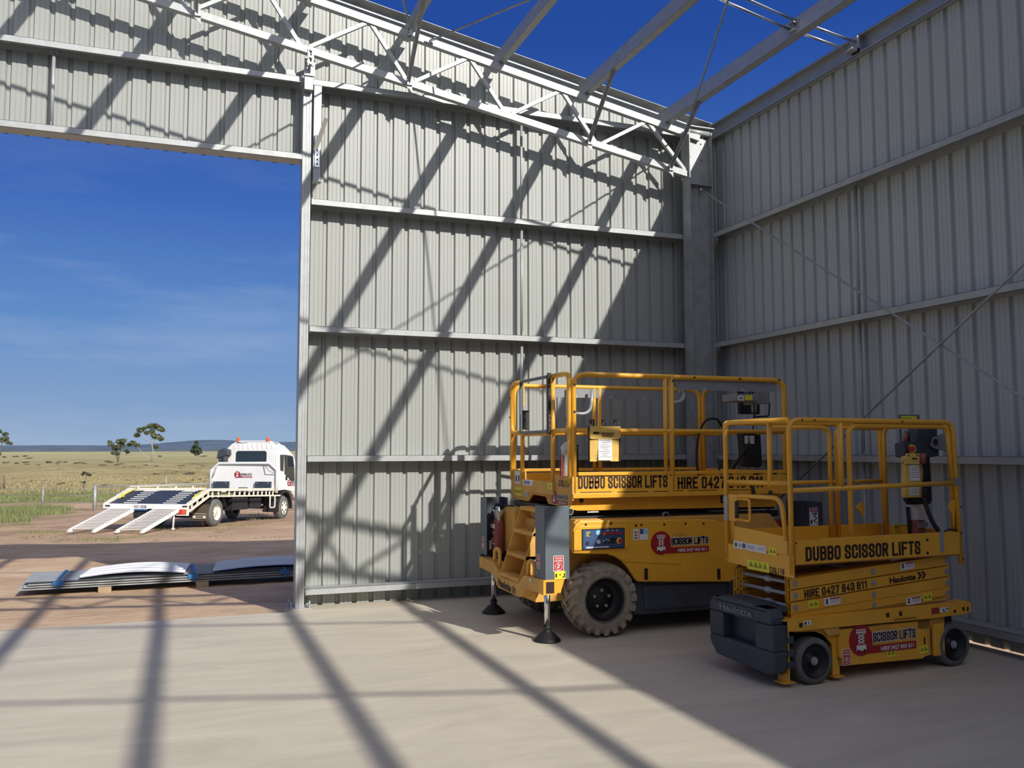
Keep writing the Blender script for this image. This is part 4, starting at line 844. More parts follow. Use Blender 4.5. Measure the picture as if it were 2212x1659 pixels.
# outriggers
def foot(x, y, nm_):
    m = M(); m.cyl((x, y, .095), (x, y, .52), .027, 16); o = m.build(nm_, CHR, L1)
    m = M(); m.lathe([(.115, 0), (.118, .012), (.10, .03), (.06, .07), (.035, .085), (.03, .10), (.037, .115), (.034, .13), (0, .132)], (x, y, 0), 'z', 24); m.build('foot_pad', BLK, o)
foot(-.22, .06, 'outrigger_leg'); foot(-.22, 1.46, 'outrigger_leg'); foot(2.66, .06, 'outrigger_leg'); foot(2.66, 1.46, 'outrigger_leg')
# guard boxes over the outrigger rams: U shaped sheet steel
def guard(x0, x1, y0, y1, z0, z1, open_, nm_, mt=GRY):
    m = M(); t = .006
    if open_ == 'near':   # near box: faces towards -x and -y, open on the inside
        m.box(x0, y0, z0, x0+t, y1, z1); m.box(x0, y0, z0, x1, y0+t, z1); m.box(x1-t, y0, z0, x1, y1, z1)
        m.prism([(x0+.04, y0+.03), (x1-.03, y0+.02), (x1-.06, y1-.02), (x0+.05, y1)], z1-.05, z1-.045, 'z')
    elif open_ == 'far':
        m.box(x0, y1-t, z0, x1, y1, z1); m.box(x0, y1-t, z0, x0+t, y1-.115, z1) if False else m.box(x0, y1-.10, z0, x0+t, y1, z1); m.box(x1-t, y0, z0, x1, y1, z1); m.box(x0, y1-.10, z1-.012, x1, y1, z1)
    return m.build(nm_, mt, L1, .003)
gy0, gz1 = -0.186,1.169; gy1, _ = 0.022,1.165; _, gz0 = -0.169,0.556
guard(-.34, -.115, gy0, gy0+.22, gz0, gz1, 'near', 'outrigger_guard')
ha, hb = 1.527,1.161; hc, hd = 1.335,0.593; he, hf_ = 0.794,1.198
m = M(); m.box(-.34, hc, hd, -.334, ha, hb); m.m = 1; m.box(-.333, ha-.006, hd-.1, -.10, ha, hb); m.box(-.10, hc+.05, hd-.1, -.094, ha, hb); m.build('outrigger_guard', [GRY, DGR], L1, .002)  # inner panels coloured darker to stand for the shade inside the guard
m = M(); xa, za = -0.219,0.690; danger_red(m, (xa, gy0-.001, za), X, Z, .085, .12); yy, zz = -0.047,0.695; danger_red(m, (-.341, yy, zz), NY, Z, .07, .11); m.build('crush_label', [WHT, RED], L1)
m = M(); yy, zz = 1.437,0.711; danger_red(m, (-.341, yy, zz), NY, Z, .06, .11); m.build('crush_label', [WHT, RED], L1)
m = M(); m.m = 0; m.flat((-.205, gy0-.001, gz0+.035), X, Z, .10, .065); m.m = 1; m.flat((-.24, gy0-.003, gz0+.035), X, Z, .014, .03); m.flat((-.205, gy0-.003, gz0+.04), X, Z, .012, .01); m.flat((-.165, gy0-.003, gz0+.035), X, Z, .01, .035); m.flat((-.175, gy0-.003, gz0+.02), X, Z, .02, .008); m.build('warning_label', [LIM, INK], L1)
m = M(); [m.disc((-.34, gy0+q, gz0+.045), (-1, 0, 0), .009, .006, 8) for q in (.05, .16)]; m.build('bolt', ALU, L1)
# rear guard (dark), seen behind the small lift
rx0, rz1 = 2.433,1.156; rx1, _ = 2.437,1.176; rx2, _ = 2.628,1.136; rx_, rz0 = 2.449,0.848
m = M(); m.box(rx1-.0, -.06, .45, rx2, -.052, rz1-.02); m.box(rx1, -.06, .45, rx1+.008, .24, rz1-.02); m.box(rx2-.008, -.06, .45, rx2, .24, rz1-.02); m.box(rx1, -.06, rz1-.025, rx2, .24, rz1-.02); m.build('outrigger_guard', DGR, L1, .003)
m = M(); xa, za = 2.523,0.997; m.m = 0; m.flat((xa, -.061, za), X, Z, .10, .17); m.m = 2; m.flat((xa, -.063, za+.062), X, Z, .09, .035); m.m = 0; m.text('DANGER', (xa-.038, -.066, za+.052), X, Z, .076, .02)
m.m = 1; [m.flat((xa+.015, -.063, za-.05+i*.022), (X+Z*(.9 if i % 2 else -.9)), Z-X*(.9 if i % 2 else -.9), .05, .007) for i in range(4)]; m.flat((xa+.01, -.063, za+.03), X, Z, .06, .01); m.flat((xa-.03, -.063, za-.05), X, Z, .02, .035); m.build('danger_label', LB, L1)
m = M(); m.box(2.35, .1, .35, 2.72, 1.44, .50); m.build('rear_beam', YEL2, L1, .01)
# ladder on the entry side
m = M(); la = [(0.768,1.126), (0.914,0.723), (0.873,0.532), (0.848,0.470)]
ys_ = [a for a, b in la]; yl0 = max(ys_)-.02; yl1 = yl0-.50
m.prism([(-.14, 1.10), (-.04, 1.10), (-.04, .45), (-.34, .42), (-.34, .52)], yl0-.015, yl0, 'y'); m.build('ladder_side', YEL2, L1, .004)
m = M(); m.prism([(-.14, 1.10), (-.04, 1.10), (-.04, .45), (-.34, .42), (-.34, .52)], yl1, yl1+.015, 'y'); m.build('ladder_side', YEL2, L1, .004)
for z_, x_ in ((1.07, -.15), (.86, -.22), (.65, -.29), (.455, -.36)):
    m = M(); m.box(x_, yl1, z_, x_+.12, yl0, z_+.035)
    for i in range(9): m.box(x_-.003, yl1+.03+i*.05, z_+.004, x_+.002, yl1+.05+i*.05, z_+.031)
    m.build('step', YEL2, L1, .003)
m = M(); m.box(-.05, yl1, .45, -.04, yl0, 1.09); m.m = 1; m.box(-.06, yl1+.05, 1.00, -.05, yl0-.1, 1.03); m.build('ladder_back', [YEL2, ALU], L1)
# scissor stack folded between chassis and platform
for k, (z_, y_) in enumerate(((1.02, .16), (1.09, .22))):
    for yy in (y_, 1.54-y_-.06): m = M(); m.box(.05, yy, z_-.028, 2.28, yy+.06, z_+.03); m.build('scissor_arm', TBK, L1, .004)
m = M(); m.box(1.75, .12, .86, 2.40, .22, .96); m.build('scissor_arm', mat('red_machine_paint', (.33, .03, .02), .5), L1, .01, label='dark red painted arm')
m = M(); m.box(1.93, .115, .885, 2.06, .119, .935); m.build('arm_label', LIM, L1)
for a, b in ((0.016,1.100), (0.984,1.039), (1.985,0.969)):
    m = M(); m.cyl((a, .10, b), (a, 1.44, b), .03, 18); m.m = 1; m.lathe([(.026, .0), (.034, .0), (.034, .02), (.026, .02)], (a, .09, b), 'y', 20); m.build('pivot_pin', [TBK, ALU], L1)
m = M(); a, b = 0.254,1.108; m.flat((a, .12, b-.0), X, Z, .11, .05); m.m = 1; m.flat((a-.03, .119, b), X+Z, Z-X, .03, .02); m.build('arm_label', [WHT, INK], L1)
# platform
z0, z1 = 1.225, 1.405
m = M(); m.box(.03, .03, 1.23, WL-.02, WD-.03, 1.26); m.build('deck', YEL2, L1)
for yy, s_ in ((0, 1), (WD-.03, 1)):
    m = M(); m.box(0, yy, z0, WL, yy+.03, z1); m.box(0, yy-.012 if yy == 0 else yy, z0-.005, WL, yy+.045, z0+.035); m.box(.06, yy, z1, WL-.03, yy+.025, z1+.0); m.box(.06, yy+.002, z1+.012, WL, yy+.04, z1+.042); m.build('toe_board', YEL, L1, .003)
m = M(); m.box(WL-.03, .03, z0, WL, WD-.03, z1+.03); m.build('toe_board', YEL, L1)
for a, b, s_ in ((0.054,1.302, 'DUBBO SCISSOR LIFTS'), (1.056,1.285, 'HIRE 0427 843 811')):
    m = M(); m.block(s_, (a, -.001, b), X, Z, .895 if s_[0] == 'D' else .93, .108); m.build('lettering', INK, L1)
m = M()
for a, b in (((0.072,1.270), (0.380,1.268)), ((0.435,1.267), (0.749,1.266)), ((0.806,1.265), (0.959,1.266)), ((1.037,1.267), (1.115,1.267)), ((1.169,1.267), (1.483,1.265)), ((1.543,1.264), (1.841,1.263))): m.box(a[0], -.0015, a[1]-.003, b[0], .0, a[1]+.003)
m.build('panel_slot', INK, L1)
m = M(); m.prism([(.06, z0), (.0, z0), (.03, 1.12), (.09, 1.105), (2.2, 1.09), (2.28, z0)], .10, .14, 'y'); m.build('under_rail', YEL, L1); m = M(); m.prism([(.06, z0), (.03, 1.12), (.09, 1.105), (2.2, 1.09), (2.28, z0)], 1.40, 1.44, 'y'); m.build('under_rail', YEL, L1)
m = M(); a, b = 0.131,1.194; m.lathe([(.0, -.004), (.018, -.004), (.022, 0)], (a, .098, b), 'y', 14); m.m = 1; a, b = 1.639,1.175; m.box(a-.06, .096, b-.036, a+.06, .1, b+.036); m.m = 2; m.text('10', (a-.04, .0945, b-.025), X, Z, .07, .05); m.build('model_label', [TBK, INK, WHT], L1)
q = [(1.531,1.450), (1.134,1.426), (1.134,1.348), (0.398,1.320), (0.397,1.418), (-0.004,1.408), (-0.001,1.202), (0.099,1.134), (0.543,1.141), (0.603,1.205), (0.931,1.209), (1.048,1.137), (1.423,1.141), (1.532,1.173)]
m = M(); m.prism(q, -.004, .012, 'x'); m.build('entry_panel', YEL2, L1, .002)
a, b = 0.746,1.285; m = M(); m.box(-.03, a-.37, b-.055, -.004, a+.37, b+.065); m.build('entry_sill', YEL2, L1, .005)
m = M(); a, b = 1.335,1.363; m.m = 0; m.flat((-.005, a, b), NY, Z, .14, .125); m.m = 1; [m.flat((-.007, a+s_*.035, b-.01), NY, Z, .03, .06) for s_ in (-1, 1)]; m.build('safety_label', [WHT, INK], L1); m = M(); a, b = 1.034,1.324; m.m = 0; m.flat((-.031, a-.04, b), NY, Z, .25, .055); m.m = 3; [m.disc((-.033, a+.03-i*.055, b), (-1, 0, 0), .018, .002, 12) for i in range(3)]; m.build('safety_label', [WHT, INK, MAR, BLU], L1); m = M()
a, b = 1.104,1.221; m.m = 0; m.flat((-.005, a, b), NY, Z, .10, .08); m.m = 1; m.flat((-.007, a, b+.028), NY, Z, .095, .02); [m.flat((-.007, a, b-.005-i*.013), NY, Z, .07, .005) for i in range(3)]; m.build('safety_label', [WHT, INK, MAR, BLU], L1)
m = M(); a, b = 1.316,1.223; picto_label(m, (-.005, a, b), NY, Z, .19, .085, 3); m.build('safety_label', [LIM, INK], L1); m = M(); a, b = 0.425,1.311; picto_label(m, (-.031, a, b), NY, Z, .10, .055, 1); m.build('safety_label', [LIM, INK], L1)
m = M(); a, b = 0.313,1.311; m.text('-DSL117', (-.005, a, b), NY, Z, .27, .06); m.build('lettering', INK, L1)
m = M(); a, b = 0.459,1.212; logo(m, (-.005, a, b), NY, Z, .36, dub=False); m.build('company_badge', [WHT, MAR, GRY, YEL2], L1)
# guard rails
zt, zm = 2.315, 1.815; rr = .023
def hoop(pts, r=.07, rad=rr, nm_='guard_rail', mt=None): m = M(); m.tube(fillet(pts, r), rad, 10); return m.build(nm_, mt or YEL, L1)
for yy in (.02, WD-.02):
    hoop([(.025, yy, 1.24), (.025, yy, zt), (2.27, yy, zt), (2.27, yy, 1.24)], .12)
    m = M(); m.tube([(.03, yy, zm), (2.26, yy, zm)], .021, 10); m.build('mid_rail', YEL, L1)
    for x_, w_ in ((.95, .02), (1.015, .024)): m = M(); m.tube([(x_, yy, 1.25 if x_ > 1 else 1.42), (x_, yy, zt)], w_, 10); m.build('post', YEL, L1)
hoop([(WL-.03, WD-.05, 1.25), (WL-.03, WD-.05, zt), (WL-.03, .05, zt), (WL-.03, .05, 1.25)], .12)
m = M(); m.tube([(WL-.03, .05, zm), (WL-.03, WD-.05, zm)], .021, 10); m.build('mid_rail', YEL, L1)
ya = 1.50; yd = .045
for a, b in ((ya, 1.20), (yd, .42)):
    hoop([(-.005, b, zm+.0), (-.005, a, zm+.0), (-.005, a, zt+.01), (-.005, b, zt+.01)], .09); m = M(); m.tube([(-.005, b, 1.35 if a > 1 else 1.33), (-.005, b, zt+.02)], .022, 10); m.build('post', YEL, L1); m = M(); m.tube([(-.005, a, 1.35), (-.005, a, zm+.05)], .022, 10); m.build('post', YEL, L1)
m = M(); m.tube([(-.0, 1.20, zm-.02), (-.0, .42, zm-.02)], .018, 8); m.build('lower_bar', YEL, L1)
# grey swing gate
m = M(); y0_, y1_ = 1.165, .46; 
for a, b, c, d in ((y0_, zm, y1_, zm), (y0_, zt+.01, y1_, zt+.01), (y0_, zm, y0_, zt+.01), (y1_, zm, y1_, zt+.01)): m.bar((-.03, a, b), (-.03, c, d), .025, .035, (1, 0, 0))
m.build('gate', GRY, L1)
m = M(); m.box(-.05, y1_-.045, zm-.03, -.02, y1_-.015, zt+.04); m.m = 1
for z_ in (zm+.05, zm+.10, zm+.14, zt-.16, zt-.11, zt-.07): [m.disc((-.05, y1_-.03+q, z_), (-1, 0, 0), .007, .006, 8) for q in (-.05, .02)]
m.build('gate_hinge', [BLK, ALU], L1)
m = M(); m.box(-.05, 1.06, zm+.03, -.02, 1.09, zm+.22); m.box(-.05, .98, zm+.02, -.02, 1.01, zm+.21); m.box(-.05, .98, zm+.20, -.02, 1.09, zm+.215); m.m = 1; m.cyl((-.035, 1.085, zm+.06), (-.035, 1.085, zm+.26), .008, 8); m.m = 0; m.bar((-.035, 1.09, zm+.07), (-.035, 1.04, zm+.14), .02, .02); m.build('gate_latch', [TBK, ALU], L1)
m = M()
for (x_, z_) in ((.025, 2.22), (.025, 1.98), (1.02, 2.28), (1.25, zt), (1.75, zt), (2.2, zt)): m.disc((x_, -.004, z_), (0, -1, 0), .010, .006, 8)
for z_ in (2.18, 1.98, 1.50): m.disc((-.028, ya, z_), (-1, 0, 0), .010, .006, 8)
m.build('rail_bolt', TBK, L1)
for yy, xa, xb, nm_ in ((.035, 1.08, 2.20, 'near'), (WD-.035, .42, 2.05, 'far')):
    m = M(); m.box(xa, yy-.004, zt-.115, xb, yy+.004, zt-.02)
    for i in range(3): x_ = xa+.3+i*.42; m.m = 1; m.add([(x_-.03, yy-.006, zt-.117), (x_+.03, yy-.006, zt-.117), (x_+.006, yy-.006, zt-.07), (x_-.006, yy-.006, zt-.07)], [(0, 1, 2, 3)]); m.box(x_-.005, yy-.006, zt-.08, x_+.005, yy-.005, zt-.045); m.m = 0
    m.build('kick_plate', [LGR, ALU], L1)
m = M(); m.tube([(.62, WD-.06, 1.76), (.62, WD-.06, 2.285)], .02, 10); m.tube(fillet([(.64, WD-.08, 2.03), (.86, WD-.12, 2.02), (.88, WD-.12, 2.28)], .14, 8), .018, 10); m.m = 1; m.disc((.60, WD-.09, 1.96), (0, -1, 0), .015, .02, 10); m.build('drop_bar', [ALU, TBK], L1)
m = M(); m.tube(fillet([(1.02, .06, 2.07), (1.18, .08, 2.10), (1.20, .08, 2.22)], .1, 6), .018, 10); m.cyl((1.12, .045, 2.16), (1.12, .045, 2.26), .014, 10); m.build('drop_bar', ALU, L1)
# things carried by the large lift
W1 = L1.location
def on1(name, label, cat, loc, rz=0): return thing(name, label, cat, V(loc)+W1, rz)
bx, bz = 0.291,1.691
b = on1('document_bag', 'yellow document bag with a paper sheet in its window, hung on the near rail', 'bag', (bx, -.03, bz-.15))
m = M(); w_ = .148; n_ = 8; vs = []
for i in range(n_+1):
    for j in range(n_+1):
        u, v_ = i/n_, j/n_; e = math.sin(math.pi*u)*math.sin(math.pi*v_); vs.append((-w_+2*w_*u+.006*(.5-v_), -.012-.018*e+.003*math.sin(9*u+5*v_), .30*v_))
m.add(vs, [(i*(n_+1)+j, i*(n_+1)+j+1, (i+1)*(n_+1)+j+1, (i+1)*(n_+1)+j) for i in range(n_) for j in range(n_)], True); m.box(-w_, -.012, 0, w_, .008, .30); m.build('pouch', BAG, b)
m = M(); m.prism([(-w_-.004, .21), (-w_+.01, .198), (w_-.02, .198), (w_+.004, .21), (w_+.002, .31), (-w_, .31)], -.036, -.026, 'y'); m.m = 1; m.box(-w_-.006, -.03, .0, -w_, .0, .31); m.box(w_, -.03, .0, w_+.006, .0, .31); [m.flat((.02, -.037, .25-i*.014), X, Z, .14-.02*i, .006) for i in range(3)]; m.flat((-.09, -.037, .25), X, Z, .06, .02); m.build('flap', [BAG, INK], b, 0)
m = M(); m.flat((.0, -.030, .105), X, Z, .135, .19); m.m = 1; [m.flat((-.005+.01*(i % 2), -.032, .185-i*.016), X, Z, .11-.03*(i % 3), .003) for i in range(10)]; m.build('paper', [WHT, LGR], b)
for q in (-.11, .01, .13): m = M(); m.box(q-.006, -.035, .30, q+.006, -.02, .37); m.box(q-.006, .02, .33, q+.006, .045, .37); m.box(q-.006, -.03, .366, q+.006, .04, .371); m.build('strap', TBK, b)
b = on1('fire_extinguisher', 'extinguisher wrapped in a striped plastic sleeve on the entry post', 'extinguisher', (.07, .23, 1.36))
m = M(); m.lathe([(.055, 0), (.062, .02), (.062, .24), (.05, .28), (.03, .30), (0, .30)], (0, 0, 0), 'z', 16); m.build('cylinder', PINK, b)
m = M(); m.lathe([(.066, .0), (.070, .12), (.066, .26), (.075, .31), (.04, .35), (.0, .36)], (0, 0, 0), 'z', 14); m.tube([(.0, -.0, .34), (-.03, -.02, .30), (-.06, -.03, .25)], .03, 8); m.build('sleeve', PLA, b)
m = M(); [m.box(-.075, q, .01, -.068, q+.012, .24) for q in (-.035, .022)]; [m.box(q, -.075, .01, q+.012, -.068, .22) for q in (-.03, .03)]; m.build('red_stripe', RED, b)
m = M(); m.box(.05, -.02, .0, .085, .03, .33); m.build('bracket', TBK, b)
ey, ez = 1.185,0.652
b = on1('fire_extinguisher', 'red extinguisher in a clear plastic bag hanging in the far outrigger guard', 'extinguisher', (-.21, 1.36, .60))
m = M(); m.lathe([(.05, 0), (.058, .02), (.058, .30), (.045, .34), (.02, .36), (0, .36)], (0, 0, 0), 'z', 16); m.m = 1; m.box(-.062, -.05, .26, -.05, .05, .30); m.box(-.062, -.045, .215, -.055, .01, .222); m.box(-.063, -.07, .105, -.055, .02, .11); m.m = 2; [m.flat((-.06, .02-i*.02, .14), NY, Z, .006, .04) for i in range(3)]; m.build('cylinder', [PINK, WHT, YEL2], b)
m = M(); vs = []; 
for z_, r_ in ((.34, .05), (.38, .06), (.43, .095)):
    for j in range(12): a = j*math.pi/6; k = 1+.15*math.sin(3*a+z_*20); vs.append((math.cos(a)*r_*.5*k, math.sin(a)*r_*k, z_+.012*math.sin(4*a)))
m.add(vs, [(i*12+j, i*12+(j+1) % 12, (i+1)*12+(j+1) % 12, (i+1)*12+j) for i in range(2) for j in range(12)], True); m.add([(0, 0, 0), (-.01, .01, 0), (-.02, .03, -.07), (-.01, .02, -.07)], [(0, 1, 2, 3)]); m.tube([(-.03, 0, .01), (-.04, .02, -.03), (-.05, .035, -.065)], .008, 6); m.build('plastic_bag', PLA, b)
m = M(); m.box(-.07, .055, .04, -.05, .075, .13); m.box(-.01, -.05, .42, .0, .05, .47); m.build('bag_tag', WHT, b)
# control box on the far rail of the big lift
cx_, cz_ = 2.232,2.165
b = on1('control_box', 'grey platform control box with wire handles on the big lift', 'control box', (cx_, .62, cz_))
m = M(); m.prism([(-.20, .02), (-.19, -.065), (.13, -.10), (.22, -.095), (.24, .09), (.16, .16), (.11, .13), (.06, .03)], -.13, .13, 'y') if False else None
m = M(); m.box(-.185, -.13, -.03, .08, .13, .045); m.build('housing', LGR, b, .01)
m = M(); m.prism([(.08, -.06), (.22, -.05), (.22, .09), (.17, .14), (.12, .13), (.06, .045)], -.14, .12, 'y'); m.build('side_cover', LGR, b, .01)
m = M(); m.tube(fillet([(-.15, -.12, .04), (-.09, -.12, .17), (.07, -.12, .15), (.10, -.12, .04)], .04), .010, 8); m.tube(fillet([(.03, -.13, -.05), (.03, -.13, -.19), (.21, -.13, -.18), (.22, -.13, -.04)], .03), .009, 8); m.build('handle', TBK, b)
m = M(); [m.cyl((-.12+i*.035, -.07, .045), (-.12+i*.035, -.07, .065+.015*(i % 3)), .010, 8) for i in range(7)]; m.build('switch', TBK, b)
m = M(); m.m = 0; m.flat((-.13, -.132, .0), X, Z, .075, .05); m.m = 1; m.flat((-.13, -.134, .0), X, Z, .045, .02); m.m = 2; m.flat((-.035, -.132, .005), X, Z, .09, .05); m.build('box_label', [WHT, LGR, LIM], b)
m = M(); m.cyl((.065, -.08, -.05), (.065, -.08, -.14), .028, 12); m.m = 1; m.cyl((.065, -.08, -.14), (.065, -.08, -.155), .02, 12); m.tube([(.065, -.08, -.15), (.055, -.08, -.25), (.05, -.06, -.42)], .007, 8); m.build('plug', [ALU, TBK], b)
b = on1('manual_case', 'flat black case with a yellow label behind the control box', 'case', (cx_+.18, .95, cz_-.02))
m = M(); m.box(-.0, 0, -.12, .26, .05, .18); m.build('body', BLK, b, .01); m = M(); m.m = 0; m.flat((.15, -.001, .13), X, Z, .13, .07); m.m = 1; m.flat((.06, -.001, .13), X, Z, .045, .07); m.build('label', [LIM, RED], b)
kx, kz = 2.232,1.658
b = on1('charger_box', 'black box with two white labels hanging on the middle rail of the big lift', 'box', (kx, .55, kz))
m = M(); m.prism([(-.115, .17), (-.10, .19), (.08, .19), (.11, .185), (.125, -.17), (.10, -.195), (-.06, -.195), (-.09, -.17)], -.05, .05, 'y'); m.build('body', BLK, b, .01)
m = M(); m.flat((-.065, -.052, .085), X, Z, .045, .08); m.m = 1; [m.flat((-.065, -.054, .11-i*.012), X, Z, .035, .003) for i in range(5)]; m.build('label', [WHT, LGR], b)
m = M(); m.flat((.0, -.052, .085), X, Z, .055, .08); m.m = 1; [m.flat((.0, -.054, .11-i*.012), X, Z, .042, .003) for i in range(5)]; m.build('label', [WHT, LGR], b)
cb = on1('power_cable', 'black cable looping down beside the charger box of the big lift', 'cable', (0, 0, 0))
m = M(); P_ = lambda *a: a
pts = [(1.66, .55, 1.30), (1.60, .55, 1.50), (1.63, .55, 1.80), (1.72, .55, 1.95), (1.86, .55, 1.96), (1.92, .57, 1.88)]; m.tube(fillet(pts, .12, 4), .013, 8); m.build('left_loop', BLK, cb)
m = M(); m.tube(fillet([(2.0, .50, 1.45), (2.20, .50, 1.72), (2.28, .55, 1.78), (2.29, .6, 1.75)], .1, 4), .014, 8); m.build('right_loop', BLK, cb)
m = M(); m.tube(fillet([(1.86, .55, 1.55), (1.84, .5, 1.42), (1.76, .3, 1.36)], .05, 4), .011, 8); m.tube(fillet([(1.94, .55, 1.56), (1.93, .5, 1.42), (1.9, .3, 1.36)], .05, 4), .011, 8); m.tube(fillet([(1.85, .1, 1.27), (1.9, .05, 1.40), (2.1, .05, 1.44), (2.2, .06, 1.40)], .06, 4), .012, 8)
m.tube(fillet([(1.86, -.02, 1.32), (1.86, -.03, 1.20), (2.05, -.03, 1.20), (2.06, -.02, 1.25)], .05, 4), .016, 8); m.build('foot_cable', BLK, cb)
# ---------------------------------------------------------------- small scissor lift (local: x along, y away from the view)
L2 = thing('scissor_lift', 'smaller yellow electric scissor lift on grey wheels, parked in the shade at the right', 'scissor lift', (-1.96, -4.28, 0), R(2.33))
sx0, sx1, wy = -.155, 1.475, .76
def swheel(x, y, s_):
    r = .162; w = .115; m = M(); m.lathe([(.122, 0), (.150, -.002*s_), (.160, .012*s_), (r, .03*s_), (r, (w-.03)*s_), (.160, (w-.012)*s_), (.15, w*s_), (.122, w*s_)], (x, y, r), 'y', 36); o = m.build('wheel', TYG, L2)
    m = M(); m.lathe([(.124, .004*s_), (.118, .006*s_), (.11, .04*s_), (.06, .05*s_), (.04, .03*s_), (.03, .012*s_), (0, .012*s_)], (x, y, r), 'y', 28); m.m = 1; m.disc((x, y+.012*s_, r), (0, -s_, 0), .02, .016, 6); m.disc((x, y+.012*s_, r), (0, -s_, 0), .03, .006, 12); m.build('rim', [BLK, ALU], o)
swheel(.02, 0, 1); swheel(1.365, 0, 1); swheel(.02, wy, -1); swheel(1.365, wy, -1)
# chassis
m = M()
q = [(-.22, .462), (1.166,0.456), (1.544,0.465), (1.545,0.384), (1.451,0.377), (1.030,0.363), (-0.222,0.381)]
m.prism([(-.22, .465), (1.54, .475), (1.54, .40), (1.46, .385), (1.15, .378), (-.22, .385)], -.01, .0, 'y'); m.prism([(-.25, .465), (1.54, .475), (1.54, .467), (-.25, .457)], -.01, .12, 'y'); m.build('top_rail', YEL, L2, .003)
m = M(); m.prism([(-.22, .465), (1.54, .475), (1.54, .40), (-.22, .385)], wy, wy+.01, 'y'); m.build('top_rail', YEL, L2)
q = [(0.260,0.362), (1.002,0.362), (1.004,0.310), (1.092,0.290), (1.097,0.106), (1.055,0.099), (1.040,0.087), (0.272,0.105), (0.269,0.154), (0.240,0.170), (0.241,0.292)]
m = M(); m.prism(q, .005, .03, 'y'); m.build('side_tray', YEL, L2, .003)
m = M(); m.box(.25, .03, .10, 1.15, wy-.03, .37); m.build('battery_box', YEL2, L2)
m = M(); m.box(1.16, .002, .09, 1.27, .04, .33); m.build('corner_block', YEL, L2, .012)
m = M(); m.box(.20, .03, .04, .265, .05, .26); m.prism([(.20, .26), (.13, .33), (.05, .36), (-.14, .37), (-.14, .385), (.25, .385), (.25, .26)], .03, .05, 'y'); m.box(-.21, .0, .03, -.205, .12, .40); m.box(-.26, .0, .03, -.15, .10, .036); m.box(.19, .0, .03, .28, .06, .036); m.build('wheel_guard', YEL, L2)
m = M(); m.prism([(.10, .38), (.14, .33), (.26, .33), (.24, .38)], .0, .2, 'y'); m.build('bracket', YEL2, L2); m = M(); m.box(1.0, .03, .30, 1.3, .3, .38); m.m = 1; m.box(1.22, .06, .32, 1.40, .2, .375); m.cyl((1.36, .1, .34), (1.36, .2, .34), .03, 10); m.build('bracket', [YEL2, TBK], L2)
m = M(); m.box(-.15, .14, .12, 1.5, wy-.14, .40); m.build('inner_frame', TBK, L2)
m = M(); a, b = 0.333,0.272; logo(m, (a, .004, b), X, (Z), .64); m.build('company_badge', LM, L2)
m = M(); a, b = 0.306,0.165; danger_red(m, (a, .004, b), X, Z, .062, .105); m.build('crush_label', [WHT, RED], L2)
m = M(); a, b = 0.726,0.156; picto_label(m, (a, .004, b), X, Z, .085, .055, 2); m.build('warning_label', [LIM, INK], L2); m = M(); a, b = 1.048,0.154; picto_label(m, (a, .004, b), X, Z, .085, .055, 2); m.build('warning_label', [LIM, INK], L2)
m = M()
for a, b, w_, h_ in ((1.062,0.216, .016, .05), (-0.108,0.423, .03, .03), (1.365,0.414, .022, .025), (1.458,0.425, .026, .028), (1.502,0.422, .02, .03)): m.box(a-w_/2, -.0115 if b > .38 else .003, b-h_/2, a+w_/2, -.009 if b > .38 else .006, b+h_/2)
m.build('slot', INK, L2)
m = M(); a, b = -0.050,0.434; m.m = 0; m.flat((a, -.011, b), X, Z, .065, .032); m.m = 1; m.flat((a-.02, -.013, b), X, Z, .014, .02); m.flat((a+.01, -.013, b), X, Z, .006, .02); m.build('rail_label', [WHT, INK], L2); m = M(); a, b = 1.253,0.434; m.m = 0; m.flat((a, -.011, b), X, Z, .085, .035); m.m = 1; m.flat((a-.01, -.013, b), X, Z, .006, .022); m.flat((a+.0, -.013, b-.009), X, Z, .02, .006); m.flat((a+.03, -.013, b+.005), X, Z, .03, .006); m.build('rail_label', [WHT, INK], L2)
m = M(); a, b = 1.165,0.432; m.m = 0; m.flat((a, -.011, b), X, Z, .075, .045); m.m = 1; [m.flat((a, -.013, b+q), X, Z, .06, .011) for q in (.01, -.01)]; m.build('rail_label', [MAR, PINK], L2)
m = M(); [m.flat((a, -.011, b), X, Z, .028, .032) for a, b in ((0.691,0.435), (0.817,0.436))]; [m.flat((.86, -.011, .40-i*.006), X, Z, .22, .0015) for i in range(2)]; m.build('rail_mark', INK, L2)
# counterweight block at the entry end
def fb(px): return px
q = [(0.580,0.535), (0.500,0.557), (0.461,0.563), (0.068,0.578), (0.035,0.542), (-0.011,0.458), (-0.097,0.458), (-0.095,0.144), (-0.052,0.116), (0.503,0.115), (0.542,0.134), (0.590,0.233), (0.603,0.367)]
yc = .30
m = M()
out_ = [(.72, .50), (.68, .535), (.08, .535), (.04, .50), (.0, .47), (.0, .14), (.04, .095), (.66, .095), (.72, .16)]
rec = [(.56, .42), (.20, .42), (.20, .24), (.56, .24)]
